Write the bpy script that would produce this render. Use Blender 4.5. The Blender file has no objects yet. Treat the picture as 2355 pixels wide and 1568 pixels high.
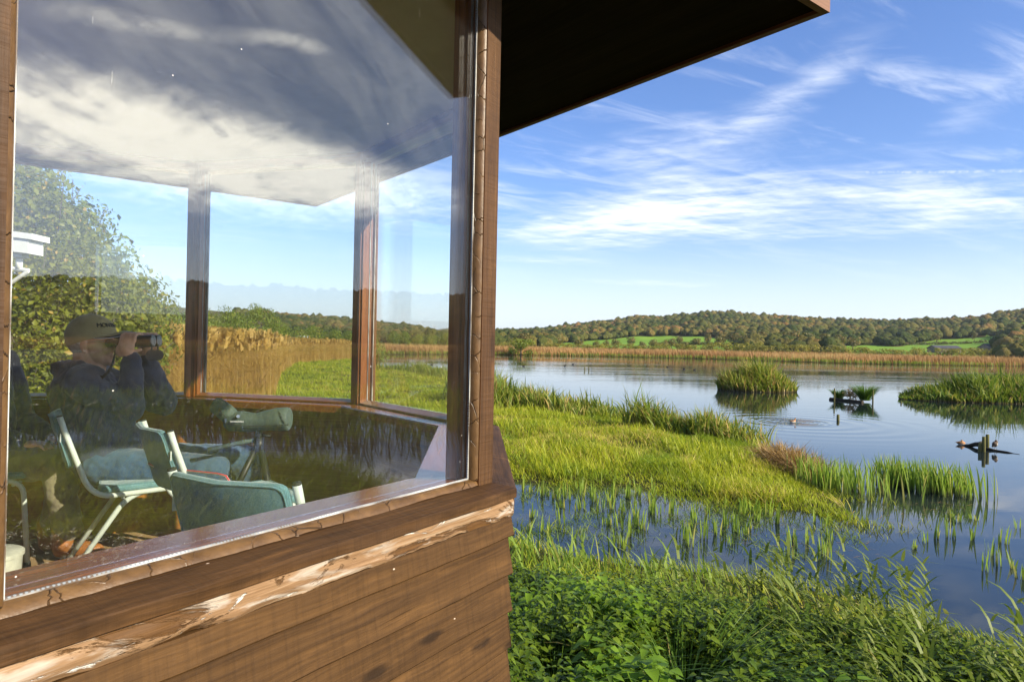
import bpy, bmesh, math, random
import numpy as np
from mathutils import Vector, Matrix
R = math.radians
rng = np.random.default_rng(7)
random.seed(7)
SC = bpy.context.scene
COL = SC.collection
EYE = 3.6            # camera height above the lake
# ------------------------------------------------------------------ layout helpers
F_PX = 1570.0        # focal length in the units of a 2355 px wide survey of the site
ROLL = R(1.15)
def ray(x, y):
    dx, dy = x - 1177.5, 784.0 - y
    c, s = math.cos(ROLL), math.sin(ROLL)
    X = dx * c - dy * s
    U = dx * s + dy * c + 6.0
    return X / F_PX, U / F_PX
def at(x, y, d):                      # point at distance d (metres along +Y)
    a, u = ray(x, y)
    return Vector((a * d, d, EYE + u * d))
def gnd(x, y, z=0.0):                 # point on the horizontal level z
    a, u = ray(x, y)
    d = (z - EYE) / u
    return (a * d, d)

# ------------------------------------------------------------------ node helper
class NT:
    def __init__(s, tree): s.t = tree
    def n(s, typ, **kw):
        nd = s.t.nodes.new(typ)
        for k, v in kw.items(): setattr(nd, k, v)
        return nd
    def put(s, sock, v):
        if isinstance(v, bpy.types.NodeSocket): s.t.links.new(v, sock)
        elif v is not None:
            if hasattr(sock, 'default_value'):
                dv = sock.default_value
                if hasattr(dv, '__len__') and hasattr(v, '__len__') and len(dv) == 4 and len(v) == 3: v = (*v, 1)
                sock.default_value = v
    def m(s, op, a, b=None, c=None, clamp=False):
        nd = s.n('ShaderNodeMath', operation=op, use_clamp=clamp)
        s.put(nd.inputs[0], a); s.put(nd.inputs[1], b); s.put(nd.inputs[2], c)
        return nd.outputs[0]
    def add(s, a, b): return s.m('ADD', a, b)
    def mul(s, a, b): return s.m('MULTIPLY', a, b)
    def sub(s, a, b): return s.m('SUBTRACT', a, b)
    def vm(s, op, a, b=None):
        nd = s.n('ShaderNodeVectorMath', operation=op)
        s.put(nd.inputs[0], a); s.put(nd.inputs[1], b)
        return nd.outputs['Value'] if op in ('LENGTH', 'DOT_PRODUCT', 'DISTANCE') else nd.outputs[0]
    def xyz(s, v):
        nd = s.n('ShaderNodeSeparateXYZ'); s.put(nd.inputs[0], v); return nd.outputs
    def cxyz(s, x, y, z):
        nd = s.n('ShaderNodeCombineXYZ')
        for i, q in enumerate((x, y, z)): s.put(nd.inputs[i], q)
        return nd.outputs[0]
    def noise(s, vec, scale=1.0, detail=3.0, rough=0.5, dist=0.0):
        nd = s.n('ShaderNodeTexNoise')
        s.put(nd.inputs['Vector'], vec); nd.inputs['Scale'].default_value = scale
        nd.inputs['Detail'].default_value = detail; nd.inputs['Roughness'].default_value = rough
        nd.inputs['Distortion'].default_value = dist
        return nd.outputs['Fac']
    def voro(s, vec, scale=1.0, feature='F1', rnd=1.0):
        nd = s.n('ShaderNodeTexVoronoi', feature=feature, voronoi_dimensions='2D')
        s.put(nd.inputs['Vector'], vec); nd.inputs['Scale'].default_value = scale
        nd.inputs['Randomness'].default_value = rnd
        return nd
    def map(s, v, a, b, c=0.0, d=1.0, smooth=True):
        nd = s.n('ShaderNodeMapRange')
        if smooth: nd.interpolation_type = 'SMOOTHSTEP'
        s.put(nd.inputs[0], v)
        for i, q in enumerate((a, b, c, d)): s.put(nd.inputs[1 + i], q)
        return nd.outputs[0]
    def mix(s, f, a, b, blend='MIX'):
        nd = s.n('ShaderNodeMix', data_type='RGBA', blend_type=blend)
        s.put(nd.inputs[0], f); s.put(nd.inputs[6], a); s.put(nd.inputs[7], b)
        return nd.outputs[2]
    def ramp(s, f, stops):
        nd = s.n('ShaderNodeValToRGB'); s.put(nd.inputs[0], f)
        el = nd.color_ramp.elements
        while len(el) < len(stops): el.new(0.5)
        for e, (p, c) in zip(el, stops): e.position = p; e.color = (*c, 1)
        return nd.outputs[0]
    def bump(s, h, strength=0.3, dist=0.01, normal=None):
        nd = s.n('ShaderNodeBump'); s.put(nd.inputs['Strength'], strength); s.put(nd.inputs['Distance'], dist)
        s.put(nd.inputs['Height'], h)
        if normal is not None: s.put(nd.inputs['Normal'], normal)
        return nd.outputs[0]
    def attr(s, name, out='Fac'):
        nd = s.n('ShaderNodeAttribute'); nd.attribute_name = name; return nd.outputs[out]

def material(name):
    m = bpy.data.materials.new(name); m.use_nodes = True
    t = m.node_tree; t.nodes.clear()
    nt = NT(t); nt.out = nt.n('ShaderNodeOutputMaterial')
    return m, nt
def principled(nt, color, rough=0.6, metal=0.0, spec=0.5, normal=None, **kw):
    b = nt.n('ShaderNodeBsdfPrincipled')
    nt.put(b.inputs['Base Color'], color); nt.put(b.inputs['Roughness'], rough)
    nt.put(b.inputs['Metallic'], metal); nt.put(b.inputs['Specular IOR Level'], spec)
    if normal is not None: nt.put(b.inputs['Normal'], normal)
    for k, v in kw.items(): nt.put(b.inputs[k.replace('_', ' ')], v)
    nt.t.links.new(b.outputs[0], nt.out.inputs[0])
    return b
def plain(name, color, rough=0.6, metal=0.0, spec=0.5, var=0.12, scale=30.0, bump=0.0):
    m, nt = material(name)
    pos = nt.n('ShaderNodeTexCoord').outputs['Object']
    f = nt.noise(pos, scale, 4.0, 0.6)
    lo = tuple(c * (1 - var * 1.6) for c in color); hi = tuple(min(1, c * (1 + var * 1.6)) for c in color)
    col = nt.ramp(f, [(0.25, lo), (0.75, hi)])
    nrm = nt.bump(nt.noise(pos, scale * 3, 3.0), bump, 0.004) if bump else None
    principled(nt, col, rough, metal, spec, nrm)
    return m
def leafmat(name, c_lo, c_hi, c_old=None, transl=0.4, old_at=0.8, rough=0.5, base=None):
    """Foliage: hue varies per blade/leaf (attribute 'tint'), botanical base to tip change (attribute 'tip')."""
    m, nt = material(name)
    t = nt.attr('tint')
    stops = [(0.0, c_lo), (min(old_at, 0.98) if c_old else 1.0, c_hi)]
    if c_old: stops.append((1.0, c_old))
    col = nt.ramp(t, stops)
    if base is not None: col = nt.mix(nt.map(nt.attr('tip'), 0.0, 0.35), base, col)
    p = principled(nt, col, rough, 0, 0.35)
    tr = nt.n('ShaderNodeBsdfTranslucent'); nt.put(tr.inputs[0], col)
    mx = nt.n('ShaderNodeMixShader'); mx.inputs[0].default_value = transl
    nt.t.links.new(p.outputs[0], mx.inputs[1]); nt.t.links.new(tr.outputs[0], mx.inputs[2])
    nt.t.links.new(mx.outputs[0], nt.out.inputs[0])
    return m

# ------------------------------------------------------------------ object helpers
def tag(o, label=None, cat=None, group=None, kind=None):
    if label: o['label'] = label
    if cat: o['category'] = cat
    if group: o['group'] = group
    if kind: o['kind'] = kind
    return o
def empty(name, loc=(0, 0, 0), rz=0.0):
    o = bpy.data.objects.new(name, None); COL.objects.link(o)
    o.location = loc; o.rotation_euler = (0, 0, rz); o.empty_display_size = 0.1
    return o
def link(name, me, mat=None, parent=None, smooth=False):
    o = bpy.data.objects.new(name, me); COL.objects.link(o)
    if mat is not None:
        for mm in (mat if isinstance(mat, (list, tuple)) else [mat]): me.materials.append(mm)
    if parent is not None: o.parent = parent
    if smooth and len(me.polygons): me.polygons.foreach_set('use_smooth', [True] * len(me.polygons))
    return o
def copy_tree(o, parent=None):
    c = o.copy(); COL.objects.link(c); c.parent = parent
    for ch in o.children: copy_tree(ch, c)
    return c
def trimesh(name, V, T, attrs=None, mat=None, parent=None, smooth=False):
    V = np.ascontiguousarray(V, np.float32).reshape(-1, 3); T = np.ascontiguousarray(T, np.int32).reshape(-1, 3)
    me = bpy.data.meshes.new(name)
    me.vertices.add(len(V)); me.vertices.foreach_set('co', V.ravel())
    n = len(T)
    me.loops.add(n * 3); me.loops.foreach_set('vertex_index', T.ravel())
    me.polygons.add(n); me.polygons.foreach_set('loop_start', np.arange(0, n * 3, 3, dtype=np.int32))
    for k, v in (attrs or {}).items():
        a = me.attributes.new(k, 'FLOAT', 'POINT'); a.data.foreach_set('value', np.ascontiguousarray(v, np.float32))
    me.update(calc_edges=True)
    return link(name, me, mat, parent, smooth)
class MB:
    """Collects faces (with optional uv in metres) into one mesh."""
    def __init__(s): s.v = []; s.f = []; s.uv = []; s.mi = []
    def face(s, pts, uv=None, mi=0):
        i = len(s.v); s.v += [tuple(p) for p in pts]; s.f.append(list(range(i, i + len(pts))))
        if uv is None:
            p0 = Vector(pts[0]); e = (Vector(pts[1]) - p0); L = e.length or 1; e = e / L
            nn = e.cross(Vector(pts[-1]) - p0); w = nn.cross(e); w = w.normalized() if w.length > 1e-9 else Vector((0, 0, 1))
            uv = [((Vector(p) - p0).dot(e), (Vector(p) - p0).dot(w)) for p in pts]
        s.uv.append(uv); s.mi.append(mi)
    def box(s, x0, x1, y0, y1, z0, z1, M=None):
        P = [Vector((x, y, z)) for x in (x0, x1) for y in (y0, y1) for z in (z0, z1)]
        if M is not None: P = [M @ p for p in P]
        for q in ((0, 1, 3, 2), (4, 6, 7, 5), (0, 4, 5, 1), (2, 3, 7, 6), (0, 2, 6, 4), (1, 5, 7, 3)):
            s.face([P[k] for k in q])
    def prism(s, plan, z0, z1):           # plan: list of (x, y) counter-clockwise
        n = len(plan)
        for i in range(n):
            a, b = plan[i], plan[(i + 1) % n]
            L = math.hypot(b[0] - a[0], b[1] - a[1]); o = i * 0.37
            s.face([(*a, z0), (*b, z0), (*b, z1), (*a, z1)], [(z0, o), (z0, o + L), (z1, o + L), (z1, o)])
        s.face([(*p, z1) for p in plan]); s.face([(*p, z0) for p in reversed(plan)])
    def tube(s, path, r, seg=10, caps=True):
        P = [Vector(p) for p in path]; n = len(P)
        rad = r if hasattr(r, '__len__') else [r] * n
        up = Vector((0, 0, 1)); rings = []
        prev = None
        for i in range(n):
            d = (P[min(i + 1, n - 1)] - P[max(i - 1, 0)]).normalized()
            if prev is None:
                a = d.cross(up)
                if a.length < 0.05: a = d.cross(Vector((1, 0, 0)))
            else:
                a = prev - d * prev.dot(d)
            a.normalize(); prev = a; b = d.cross(a)
            rings.append([P[i] + (a * math.cos(t) + b * math.sin(t)) * rad[i] for t in [2 * math.pi * k / seg for k in range(seg)]])
        L = 0
        base = len(s.v)
        for rg in rings: s.v += [tuple(p) for p in rg]
        for i in range(n - 1):
            l2 = L + (P[i + 1] - P[i]).length
            for k in range(seg):
                k2 = (k + 1) % seg
                s.f.append([base + i * seg + k, base + i * seg + k2, base + (i + 1) * seg + k2, base + (i + 1) * seg + k])
                w = 2 * math.pi * rad[i] / seg
                s.uv.append([(L, k * w), (L, (k + 1) * w), (l2, (k + 1) * w), (l2, k * w)]); s.mi.append(0)
            L = l2
        if caps:
            for rg, o in ((rings[0], base), (rings[-1], base + (n - 1) * seg)):
                idx = list(range(o, o + seg)); s.f.append(idx if o != base else idx[::-1])
                s.uv.append([(0, 0)] * seg); s.mi.append(0)
    def build(s, name, mat, parent=None, smooth=False, auto=None):
        me = bpy.data.meshes.new(name)
        me.from_pydata(s.v, [], s.f); me.update()
        uvl = me.uv_layers.new(name='UVMap')
        uvl.data.foreach_set('uv', [c for f in s.uv for p in f for c in p])
        if any(s.mi): me.polygons.foreach_set('material_index', s.mi)
        o = link(name, me, mat, parent, smooth)
        if auto is not None:
            me.polygons.foreach_set('use_smooth', [True] * len(me.polygons))
            bm = bmesh.new(); bm.from_mesh(me)
            bmesh.ops.remove_doubles(bm, verts=bm.verts, dist=1e-5)
            for e in bm.edges:
                if len(e.link_faces) == 2 and e.calc_face_angle(0) > auto: e.smooth = False
            bm.to_mesh(me); bm.free()
        return o
def bevel(o, w, seg=2):
    md = o.modifiers.new('bevel', 'BEVEL'); md.width = w; md.segments = seg; md.limit_method = 'ANGLE'
    return o

# ------------------------------------------------------------------ camera, sun, sky
cam = bpy.data.cameras.new('camera'); cam.sensor_width = 36.0; cam.lens = 24.0 * (F_PX / 1570.0)
cam.clip_start = 0.05; cam.clip_end = 20000
co = bpy.data.objects.new('camera', cam); COL.objects.link(co); SC.camera = co
co.location = (0, 0, EYE)
co.rotation_mode = 'QUATERNION'
co.rotation_quaternion = (Matrix.Rotation(R(90) + math.atan(6 / F_PX), 3, 'X') @ Matrix.Rotation(ROLL, 3, 'Z')).to_quaternion()
SUN_H, SUN_E = 120.0, 27.0
sdir = Vector((math.sin(R(SUN_H)) * math.cos(R(SUN_E)), math.cos(R(SUN_H)) * math.cos(R(SUN_E)), math.sin(R(SUN_E))))
sl = bpy.data.lights.new('sun', 'SUN'); sl.energy = 5.0; sl.angle = R(0.53); sl.color = (1.0, 0.885, 0.69)
so = bpy.data.objects.new('sun', sl); COL.objects.link(so)
so.rotation_mode = 'QUATERNION'; so.rotation_quaternion = sdir.to_track_quat('Z', 'Y')

w = bpy.data.worlds.new('World'); SC.world = w; w.use_nodes = True
nt = NT(w.node_tree); w.node_tree.nodes.clear()
sky = nt.n('ShaderNodeTexSky', sky_type='NISHITA'); sky.sun_disc = False
sky.sun_elevation = R(SUN_E); sky.sun_rotation = R(SUN_H); sky.altitude = 0; sky.air_density = 1.0; sky.dust_density = 0.6; sky.ozone_density = 2.2
hs = nt.n('ShaderNodeHueSaturation'); hs.inputs['Saturation'].default_value = 1.12; hs.inputs['Value'].default_value = 1.0
nt.put(hs.inputs['Color'], sky.outputs[0])
D = nt.n('ShaderNodeTexCoord').outputs['Generated']
dx, dy, dz = nt.xyz(D)
el = nt.mul(nt.m('ARCSINE', dz), 57.2958)                       # elevation, degrees
az = nt.mul(nt.m('ARCTAN2', dx, dy), 57.2958)                   # heading, degrees, 0 = +Y, 90 = +X
zc = nt.m('MAXIMUM', nt.add(dz, 0.06), 0.03)
px, py = nt.m('DIVIDE', dx, zc), nt.m('DIVIDE', dy, zc)         # position on the cloud layer
def rotv(ang, sx, sy, ox=0.0):
    c, s_ = math.cos(R(ang)), math.sin(R(ang))
    u = nt.add(nt.mul(px, c), nt.mul(py, s_)); v = nt.sub(nt.mul(py, c), nt.mul(px, s_))
    return nt.cxyz(nt.mul(u, sx), nt.mul(v, sy), ox)
def blob(a0, e0, wa, we, slope=0.0):                            # soft patch of sky, slope = degrees up per degree of heading
    u = nt.m('DIVIDE', nt.sub(az, a0), wa)
    v = nt.m('DIVIDE', nt.sub(nt.sub(el, e0), nt.mul(nt.sub(az, a0), slope)), we)
    r2 = nt.add(nt.mul(u, u), nt.mul(v, v))
    return nt.m('EXPONENT', nt.mul(r2, -1.0))
def msum(lst):
    o = lst[0]
    for q in lst[1:]: o = nt.add(o, q)
    return o
n_fine = nt.noise(rotv(28, 0.9, 3.2, 1.7), 1.6, 8.0, 0.62, 0.6)        # wisps drawn out along the wind
n_big = nt.noise(rotv(28, 0.35, 0.9, 4.1), 1.3, 3.0, 0.5)
n_mac = nt.noise(rotv(-20, 1.6, 3.4, 8.3), 2.6, 6.0, 0.6, 0.3)
bank = msum([nt.mul(blob(*b[:5]), b[5]) for b in (
    (6, 9.8, 10, 2.0, 0.05, 0.8), (15, 12.4, 9, 3.0, 0.10, 0.72), (33, 10.6, 7, 2.2, -0.08, 0.85), (24, 8.9, 9, 1.0, 0.0, 0.40), (22, 11.5, 5, 2.2, 0.1, 0.35),
    (12, 16.5, 10, 2.2, 0.16, 0.50), (23, 19.4, 6, 1.5, 0.40, 0.42), (34, 16.6, 6, 2.0, 0.55, 0.40), (25, 21.5, 5, 2.2, 0.5, 0.25),
    (3, 7.0, 7, 0.35, -0.02, 0.5), (11, 5.2, 8, 0.42, -0.04, 0.5), (-22, 8.5, 7, 1.4, 0.0, 0.35), (-38, 9, 7, 4.5, 0.0, 0.7), (-12, 4.0, 9, 0.6, 0.0, 0.3),
    (94, 14.0, 16, 3.6, 0.13, 1.6), (80, 13.0, 9, 2.0, 0.16, 0.7), (95, 21.8, 9, 1.0, -0.05, 0.60), (84, 22.5, 4, 0.8, 0.1, 0.55), (55, 12, 12, 4, 0.0, 0.4),
    (100, 42, 30, 9, 0.1, 0.5), (30, 50, 30, 8, 0.2, 0.4), (180, 25, 40, 8, 0.0, 0.5), (-100, 22, 40, 7, 0.0, 0.6), (60, 30, 16, 3, 0.2, 0.4))])
tex = nt.add(nt.add(nt.mul(nt.sub(n_fine, 0.5), 1.4), nt.mul(nt.sub(n_mac, 0.5), 1.5)), nt.mul(nt.sub(n_big, 0.5), 0.5))
dens = nt.map(nt.add(bank, nt.mul(tex, nt.add(nt.mul(bank, 0.95), 0.12))), 0.16, 1.55)
cirrus = nt.mul(nt.map(nt.add(n_fine, nt.mul(nt.sub(n_big, 0.5), 0.7)), 0.42, 0.78), nt.mul(nt.mul(nt.map(el, 3, 14), nt.map(az, 48, 66, 1.0, 0.30)), 0.42))
trail_e = nt.sub(13.6, nt.mul(nt.sub(az, 22.0), 0.10))
trail = nt.mul(nt.mul(nt.map(nt.m('ABSOLUTE', nt.sub(el, trail_e)), 0.0, 0.22, 1, 0), nt.mul(nt.map(az, 21, 30), nt.map(az, 38, 46, 1, 0))), nt.map(nt.noise(nt.cxyz(nt.mul(az, 2.5), nt.mul(el, 2), 0), 1.0, 3), 0.3, 0.7, 0.1, 0.42))
cl = nt.m('MINIMUM', nt.m('MAXIMUM', nt.m('MAXIMUM', dens, cirrus), trail), 0.96)
cl = nt.mul(cl, nt.map(el, 0.5, 3.5))
sund = nt.map(nt.vm('DOT_PRODUCT', D, tuple(sdir)), 0.2, 0.97, 0.0, 1.0)     # clouds are brighter towards the sun
cb = nt.add(9.0, nt.mul(sund, 38.0))
ccol = nt.vm('MULTIPLY', nt.cxyz(cb, cb, cb), nt.mix(sund, (0.97, 1.0, 1.05), (1.06, 1.0, 0.90)))
blue = nt.vm('MULTIPLY', hs.outputs[0], (1.14, 1.16, 1.46))
blue = nt.mix(nt.map(el, -1.0, 11.0, 0.72, 0.0), blue, (6.9, 7.7, 8.7))      # pale haze low over the land
skyc = nt.mix(cl, blue, ccol)
bg = nt.n('ShaderNodeBackground'); bg.inputs[1].default_value = 0.088
nt.put(bg.inputs[0], skyc)
wo = nt.n('ShaderNodeOutputWorld'); nt.t.links.new(bg.outputs[0], wo.inputs[0])
SC.view_settings.view_transform = 'Standard'; SC.view_settings.look = 'None'
SC.view_settings.exposure = 0.80; SC.view_settings.gamma = 1.0
SC.render.engine = 'CYCLES'
cy = SC.cycles
cy.max_bounces = 10; cy.diffuse_bounces = 3; cy.glossy_bounces = 5; cy.transmission_bounces = 6; cy.transparent_max_bounces = 40
cy.caustics_reflective = False; cy.caustics_refractive = False
cy.sample_clamp_indirect = 8.0
cy.use_denoising = True; cy.denoising_input_passes = 'RGB_ALBEDO_NORMAL'; cy.denoising_prefilter = 'ACCURATE'
# ------------------------------------------------------------------ the hide: plan of its bay
K = 0.95
def heading(h): return Vector((math.sin(R(h)), math.cos(R(h))))
vP = Vector((-0.075, 1.797)) * K
vT = vP - heading(33) * 1.142 * K
vT2 = vT - heading(69) * 1.2 * K
vP2 = Vector((-0.141, 3.057)) * K
vQ = Vector((-0.84, 3.967)) * K
vR = Vector((-1.97, 4.27)) * K
vS = vR + heading(-111) * 1.15 * K
vS2 = vS + heading(-147) * 1.2 * K
PLAN = [vT2, vT, vP, vP2, vQ, vR, vS, vS2]         # walls: 1 near window, 2..5 windows; 0 and 6 unseen, glazed to add light inside
def zz(h): return EYE + h * K                        # height h relative to the eye (survey units)
FLOOR = EYE - 1.12
def off(i, d):                                       # plan vertex i moved outwards by d
    def nrm(a, b):
        t = (b - a).normalized(); return Vector((t.y, -t.x))
    if i == 0: n = nrm(PLAN[0], PLAN[1]); return PLAN[0] + n * d * K
    if i == len(PLAN) - 1: n = nrm(PLAN[-2], PLAN[-1]); return PLAN[-1] + n * d * K
    a, b = nrm(PLAN[i - 1], PLAN[i]), nrm(PLAN[i], PLAN[i + 1])
    return PLAN[i] + (a + b) * (d * K / (1 + a.dot(b)))
def along(i, s, d=0.0):                              # point on wall i, s metres from its start (negative: from its end)
    a, b = PLAN[i], PLAN[i + 1]; t = (b - a).normalized(); n = Vector((t.y, -t.x))
    return (a + t * s if s >= 0 else b + t * s) + n * d * K
def strip(i, prof, mb=None, closed=True, s0=None, s1=None, nu=1, u0=0.0):
    """Extrude a profile [(d, h)] along wall i; mitred at the plan corners, or cut square at s0 / s1."""
    mb = mb or MB()
    A = [off(i, d) if s0 is None else along(i, s0, d) for d, h in prof]
    B = [off(i + 1, d) if s1 is None else along(i, s1, d) for d, h in prof]
    n = len(prof); v = [0.0]
    for k in range(n):
        p, q = prof[k], prof[(k + 1) % n]; v.append(v[-1] + K * math.hypot(p[0] - q[0], p[1] - q[1]))
    t = (PLAN[i + 1] - PLAN[i]).normalized()
    for k in range(n if closed else n - 1):
        k2 = (k + 1) % n
        for j in range(nu):
            f0, f1 = j / nu, (j + 1) / nu
            pts = [A[k].lerp(B[k], f0), A[k].lerp(B[k], f1), A[k2].lerp(B[k2], f1), A[k2].lerp(B[k2], f0)]
            hh = [prof[k][1], prof[k][1], prof[k2][1], prof[k2][1]]
            uu = [(p - PLAN[i]).dot(t) + u0 for p in pts]
            vv = [v[k], v[k], v[k + 1], v[k + 1]]
            mb.face([(p.x, p.y, zz(h)) for p, h in zip(pts, hh)], list(zip(uu, vv)))
    if closed and n > 2:
        mb.face([(A[k].x, A[k].y, zz(prof[k][1])) for k in range(n)]); mb.face([(B[k].x, B[k].y, zz(prof[k][1])) for k in reversed(range(n))])
    return mb

# ------------------------------------------------------------------ timber and glass
def wood(name, dark, light, rough=0.62, knots=0.6, crack=0.5, splat=0.0, peel=None, bump=0.35, gloss=0.35, gs=1.0, saw=False):
    m, nt = material(name)
    uv = nt.n('ShaderNodeTexCoord').outputs['UV']
    u, v, _ = nt.xyz(uv)
    u = nt.add(u, nt.mul(nt.m('FLOOR', nt.mul(v, 10.0)), 0.0)) if False else u
    warp = nt.mul(nt.sub(nt.noise(nt.cxyz(nt.mul(u, 3), nt.mul(v, 9), 0.3), 1.0, 2), 0.5), 0.03)
    vw = nt.add(v, warp)
    g1 = nt.noise(nt.cxyz(nt.mul(u, 3.0 * gs), nt.mul(vw, 130 * gs), 0.0), 1.0, 4, 0.65)
    g2 = nt.noise(nt.cxyz(nt.mul(u, 1.1 * gs), nt.mul(vw, 16 * gs), 2.0), 1.0, 4, 0.6)
    g3 = nt.noise(nt.cxyz(nt.mul(u, 2.2), nt.mul(v, 3.0), 5.0), 1.0, 3, 0.6)
    f = nt.add(nt.add(nt.mul(g1, 0.62), nt.mul(g2, 0.48)), nt.mul(g3, 0.20))
    col = nt.ramp(f, [(0.48, dark), (0.82, light)])
    h = nt.add(nt.mul(g1, 0.5), nt.mul(g2, 0.7))
    vo = nt.voro(nt.cxyz(nt.mul(u, 2.6), nt.mul(v, 9.0), 0.0), 1.0)
    kn = nt.map(vo.outputs['Distance'], 0.05, 0.13, knots, 0.0)
    col = nt.mix(kn, col, tuple(c * 0.45 for c in dark))
    ck = nt.noise(nt.cxyz(nt.mul(u, 1.3), nt.mul(vw, 55), 9.0), 1.0, 2, 0.5)
    ckm = nt.mul(nt.map(ck, 0.69, 0.74), crack)
    col = nt.mix(ckm, col, tuple(c * 0.18 for c in dark))
    h = nt.sub(h, nt.mul(ckm, 1.6))
    if saw:
        # rough-sawn face: faint saw marks across the grain, rubbed patches, long splits and drips
        sm = nt.noise(nt.cxyz(nt.mul(u, 95), nt.mul(v, 4), 1.0), 1.0, 3, 0.6)
        wr = nt.noise(nt.cxyz(nt.mul(u, 5.0), nt.mul(v, 22), 11.0), 1.0, 5, 0.65)
        col = nt.mix(nt.map(wr, 0.52, 0.78, 0.0, 0.55), col, tuple(min(1, c * 1.75) for c in light))
        col = nt.mix(nt.map(wr, 0.46, 0.26, 0.0, 0.6), col, tuple(c * 0.55 for c in dark))
        col = nt.mix(nt.mul(nt.map(sm, 0.45, 0.7), 0.22), col, tuple(c * 0.6 for c in dark))
        drip = nt.mul(nt.map(nt.noise(nt.cxyz(nt.mul(u, 17), nt.mul(v, 1.6), 15.0), 1.0, 3, 0.6), 0.66, 0.74), 0.35)
        col = nt.mix(drip, col, tuple(min(1, c * 2.2) for c in light))
        h = nt.add(h, nt.add(nt.mul(sm, 0.8), nt.mul(wr, 1.0)))
    rg = rough
    if peel:
        # paint worn off: bare timber, with flakes of old white primer clinging to it
        pn = nt.noise(nt.cxyz(nt.mul(u, 3.2), nt.mul(v, 16.0), 3.0), 1.0, 7, 0.68, 1.2)
        big = nt.noise(nt.cxyz(nt.mul(u, 1.5), nt.mul(v, 3.0), 7.0), 1.0, 2)
        e = nt.add(pn, nt.mul(nt.sub(big, 0.5), 0.5))
        bare = nt.map(e, peel - 0.02, peel + 0.03)
        barec = nt.ramp(nt.add(nt.mul(g1, 0.6), nt.mul(g2, 0.45)), [(0.34, (0.12, 0.060, 0.025)), (0.55, (0.27, 0.165, 0.085)), (0.74, (0.46, 0.36, 0.25))])
        col = nt.mix(bare, col, barec)
        gr = nt.mul(nt.map(nt.noise(nt.cxyz(nt.mul(u, 4.0), nt.mul(v, 26.0), 13.0), 1.0, 5, 0.6, 0.6), 0.50, 0.60), bare)
        col = nt.mix(nt.mul(gr, 0.6), col, (0.46, 0.43, 0.37))
        fl = nt.mul(nt.map(nt.noise(nt.cxyz(nt.mul(u, 9.0), nt.mul(v, 42.0), 23.0), 1.0, 5, 0.65, 1.0), 0.60, 0.65), bare)
        col = nt.mix(nt.mul(fl, 0.85), col, (0.70, 0.68, 0.62))
        h = nt.add(h, nt.add(nt.mul(bare, -1.0), nt.mul(fl, 1.0)))
    if splat:
        vs = nt.voro(nt.cxyz(nt.add(nt.mul(u, 34), nt.mul(g1, 0.5)), nt.add(nt.mul(v, 60), nt.mul(g2, 0.6)), 4.0), 1.0)
        vc = nt.xyz(vs.outputs['Color'])[0]
        sp = nt.mul(nt.map(vs.outputs['Distance'], 0.05, 0.12, 1.0, 0.0), nt.m('GREATER_THAN', vc, 1.0 - splat))
        col = nt.mix(nt.mul(sp, 0.85), col, (0.66, 0.52, 0.40))
    nrm = nt.bump(h, bump, 0.004)
    principled(nt, col, rg, 0, gloss, nrm)
    return m
def glassmat(name, refl=0.04, tint=(0.985, 0.995, 0.99), dirt=False):
    """Thin pane: every face passes light and mirrors a Schlick share of it."""
    m, nt = material(name)
    geo = nt.n('ShaderNodeNewGeometry')
    c = nt.m('ABSOLUTE', nt.vm('DOT_PRODUCT', geo.outputs['Incoming'], geo.outputs['Normal']))
    p = nt.m('POWER', nt.sub(1.0, c), 5.0)
    F = nt.add(refl, nt.mul(p, 1.0 - refl))
    a = nt.n('ShaderNodeBsdfTransparent'); nt.put(a.inputs[0], tint)
    g = nt.n('ShaderNodeBsdfGlossy'); g.inputs['Roughness'].default_value = 0.0; nt.put(g.inputs[0], (1, 1, 1))
    wob = nt.noise(nt.n('ShaderNodeTexCoord').outputs['Object'], 1.6, 1.0)
    nt.put(g.inputs['Normal'], nt.bump(wob, 0.02, 0.02))
    mx = nt.n('ShaderNodeMixShader'); nt.put(mx.inputs[0], F)
    nt.t.links.new(a.outputs[0], mx.inputs[1]); nt.t.links.new(g.outputs[0], mx.inputs[2])
    if dirt:      # rain streaks, specks and scuffs on the outside
        u, v, _ = nt.xyz(nt.n('ShaderNodeTexCoord').outputs['UV'])
        st = nt.map(nt.noise(nt.cxyz(nt.mul(u, 420), nt.mul(v, 11), 0.0), 1.0, 2), 0.735, 0.78)
        st = nt.mul(st, nt.map(nt.noise(nt.cxyz(nt.mul(u, 3), nt.mul(v, 2.4), 4.0), 1.0, 2), 0.5, 0.62))
        vs = nt.voro(nt.cxyz(nt.mul(u, 26), nt.mul(v, 26), 2.0), 1.0)
        sp = nt.mul(nt.map(vs.outputs['Distance'], 0.015, 0.045, 1, 0), nt.m('GREATER_THAN', nt.xyz(vs.outputs['Color'])[0], 0.993))
        sc_ = nt.map(nt.noise(nt.cxyz(nt.add(nt.mul(u, 60), nt.mul(v, 40)), nt.mul(v, 300), 7.0), 1.0, 2), 0.74, 0.79)
        d_ = nt.m('MINIMUM', nt.add(nt.add(nt.mul(st, 0.35), nt.mul(sp, 0.7)), nt.add(nt.mul(sc_, 0.16), 0.004)), 0.8)
        df = nt.n('ShaderNodeBsdfDiffuse'); nt.put(df.inputs[0], (0.75, 0.73, 0.68))
        m2 = nt.n('ShaderNodeMixShader'); nt.put(m2.inputs[0], d_); nt.t.links.new(mx.outputs[0], m2.inputs[1]); nt.t.links.new(df.outputs[0], m2.inputs[2]); mx = m2
    nt.t.links.new(mx.outputs[0], nt.out.inputs[0])
    return m
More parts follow.
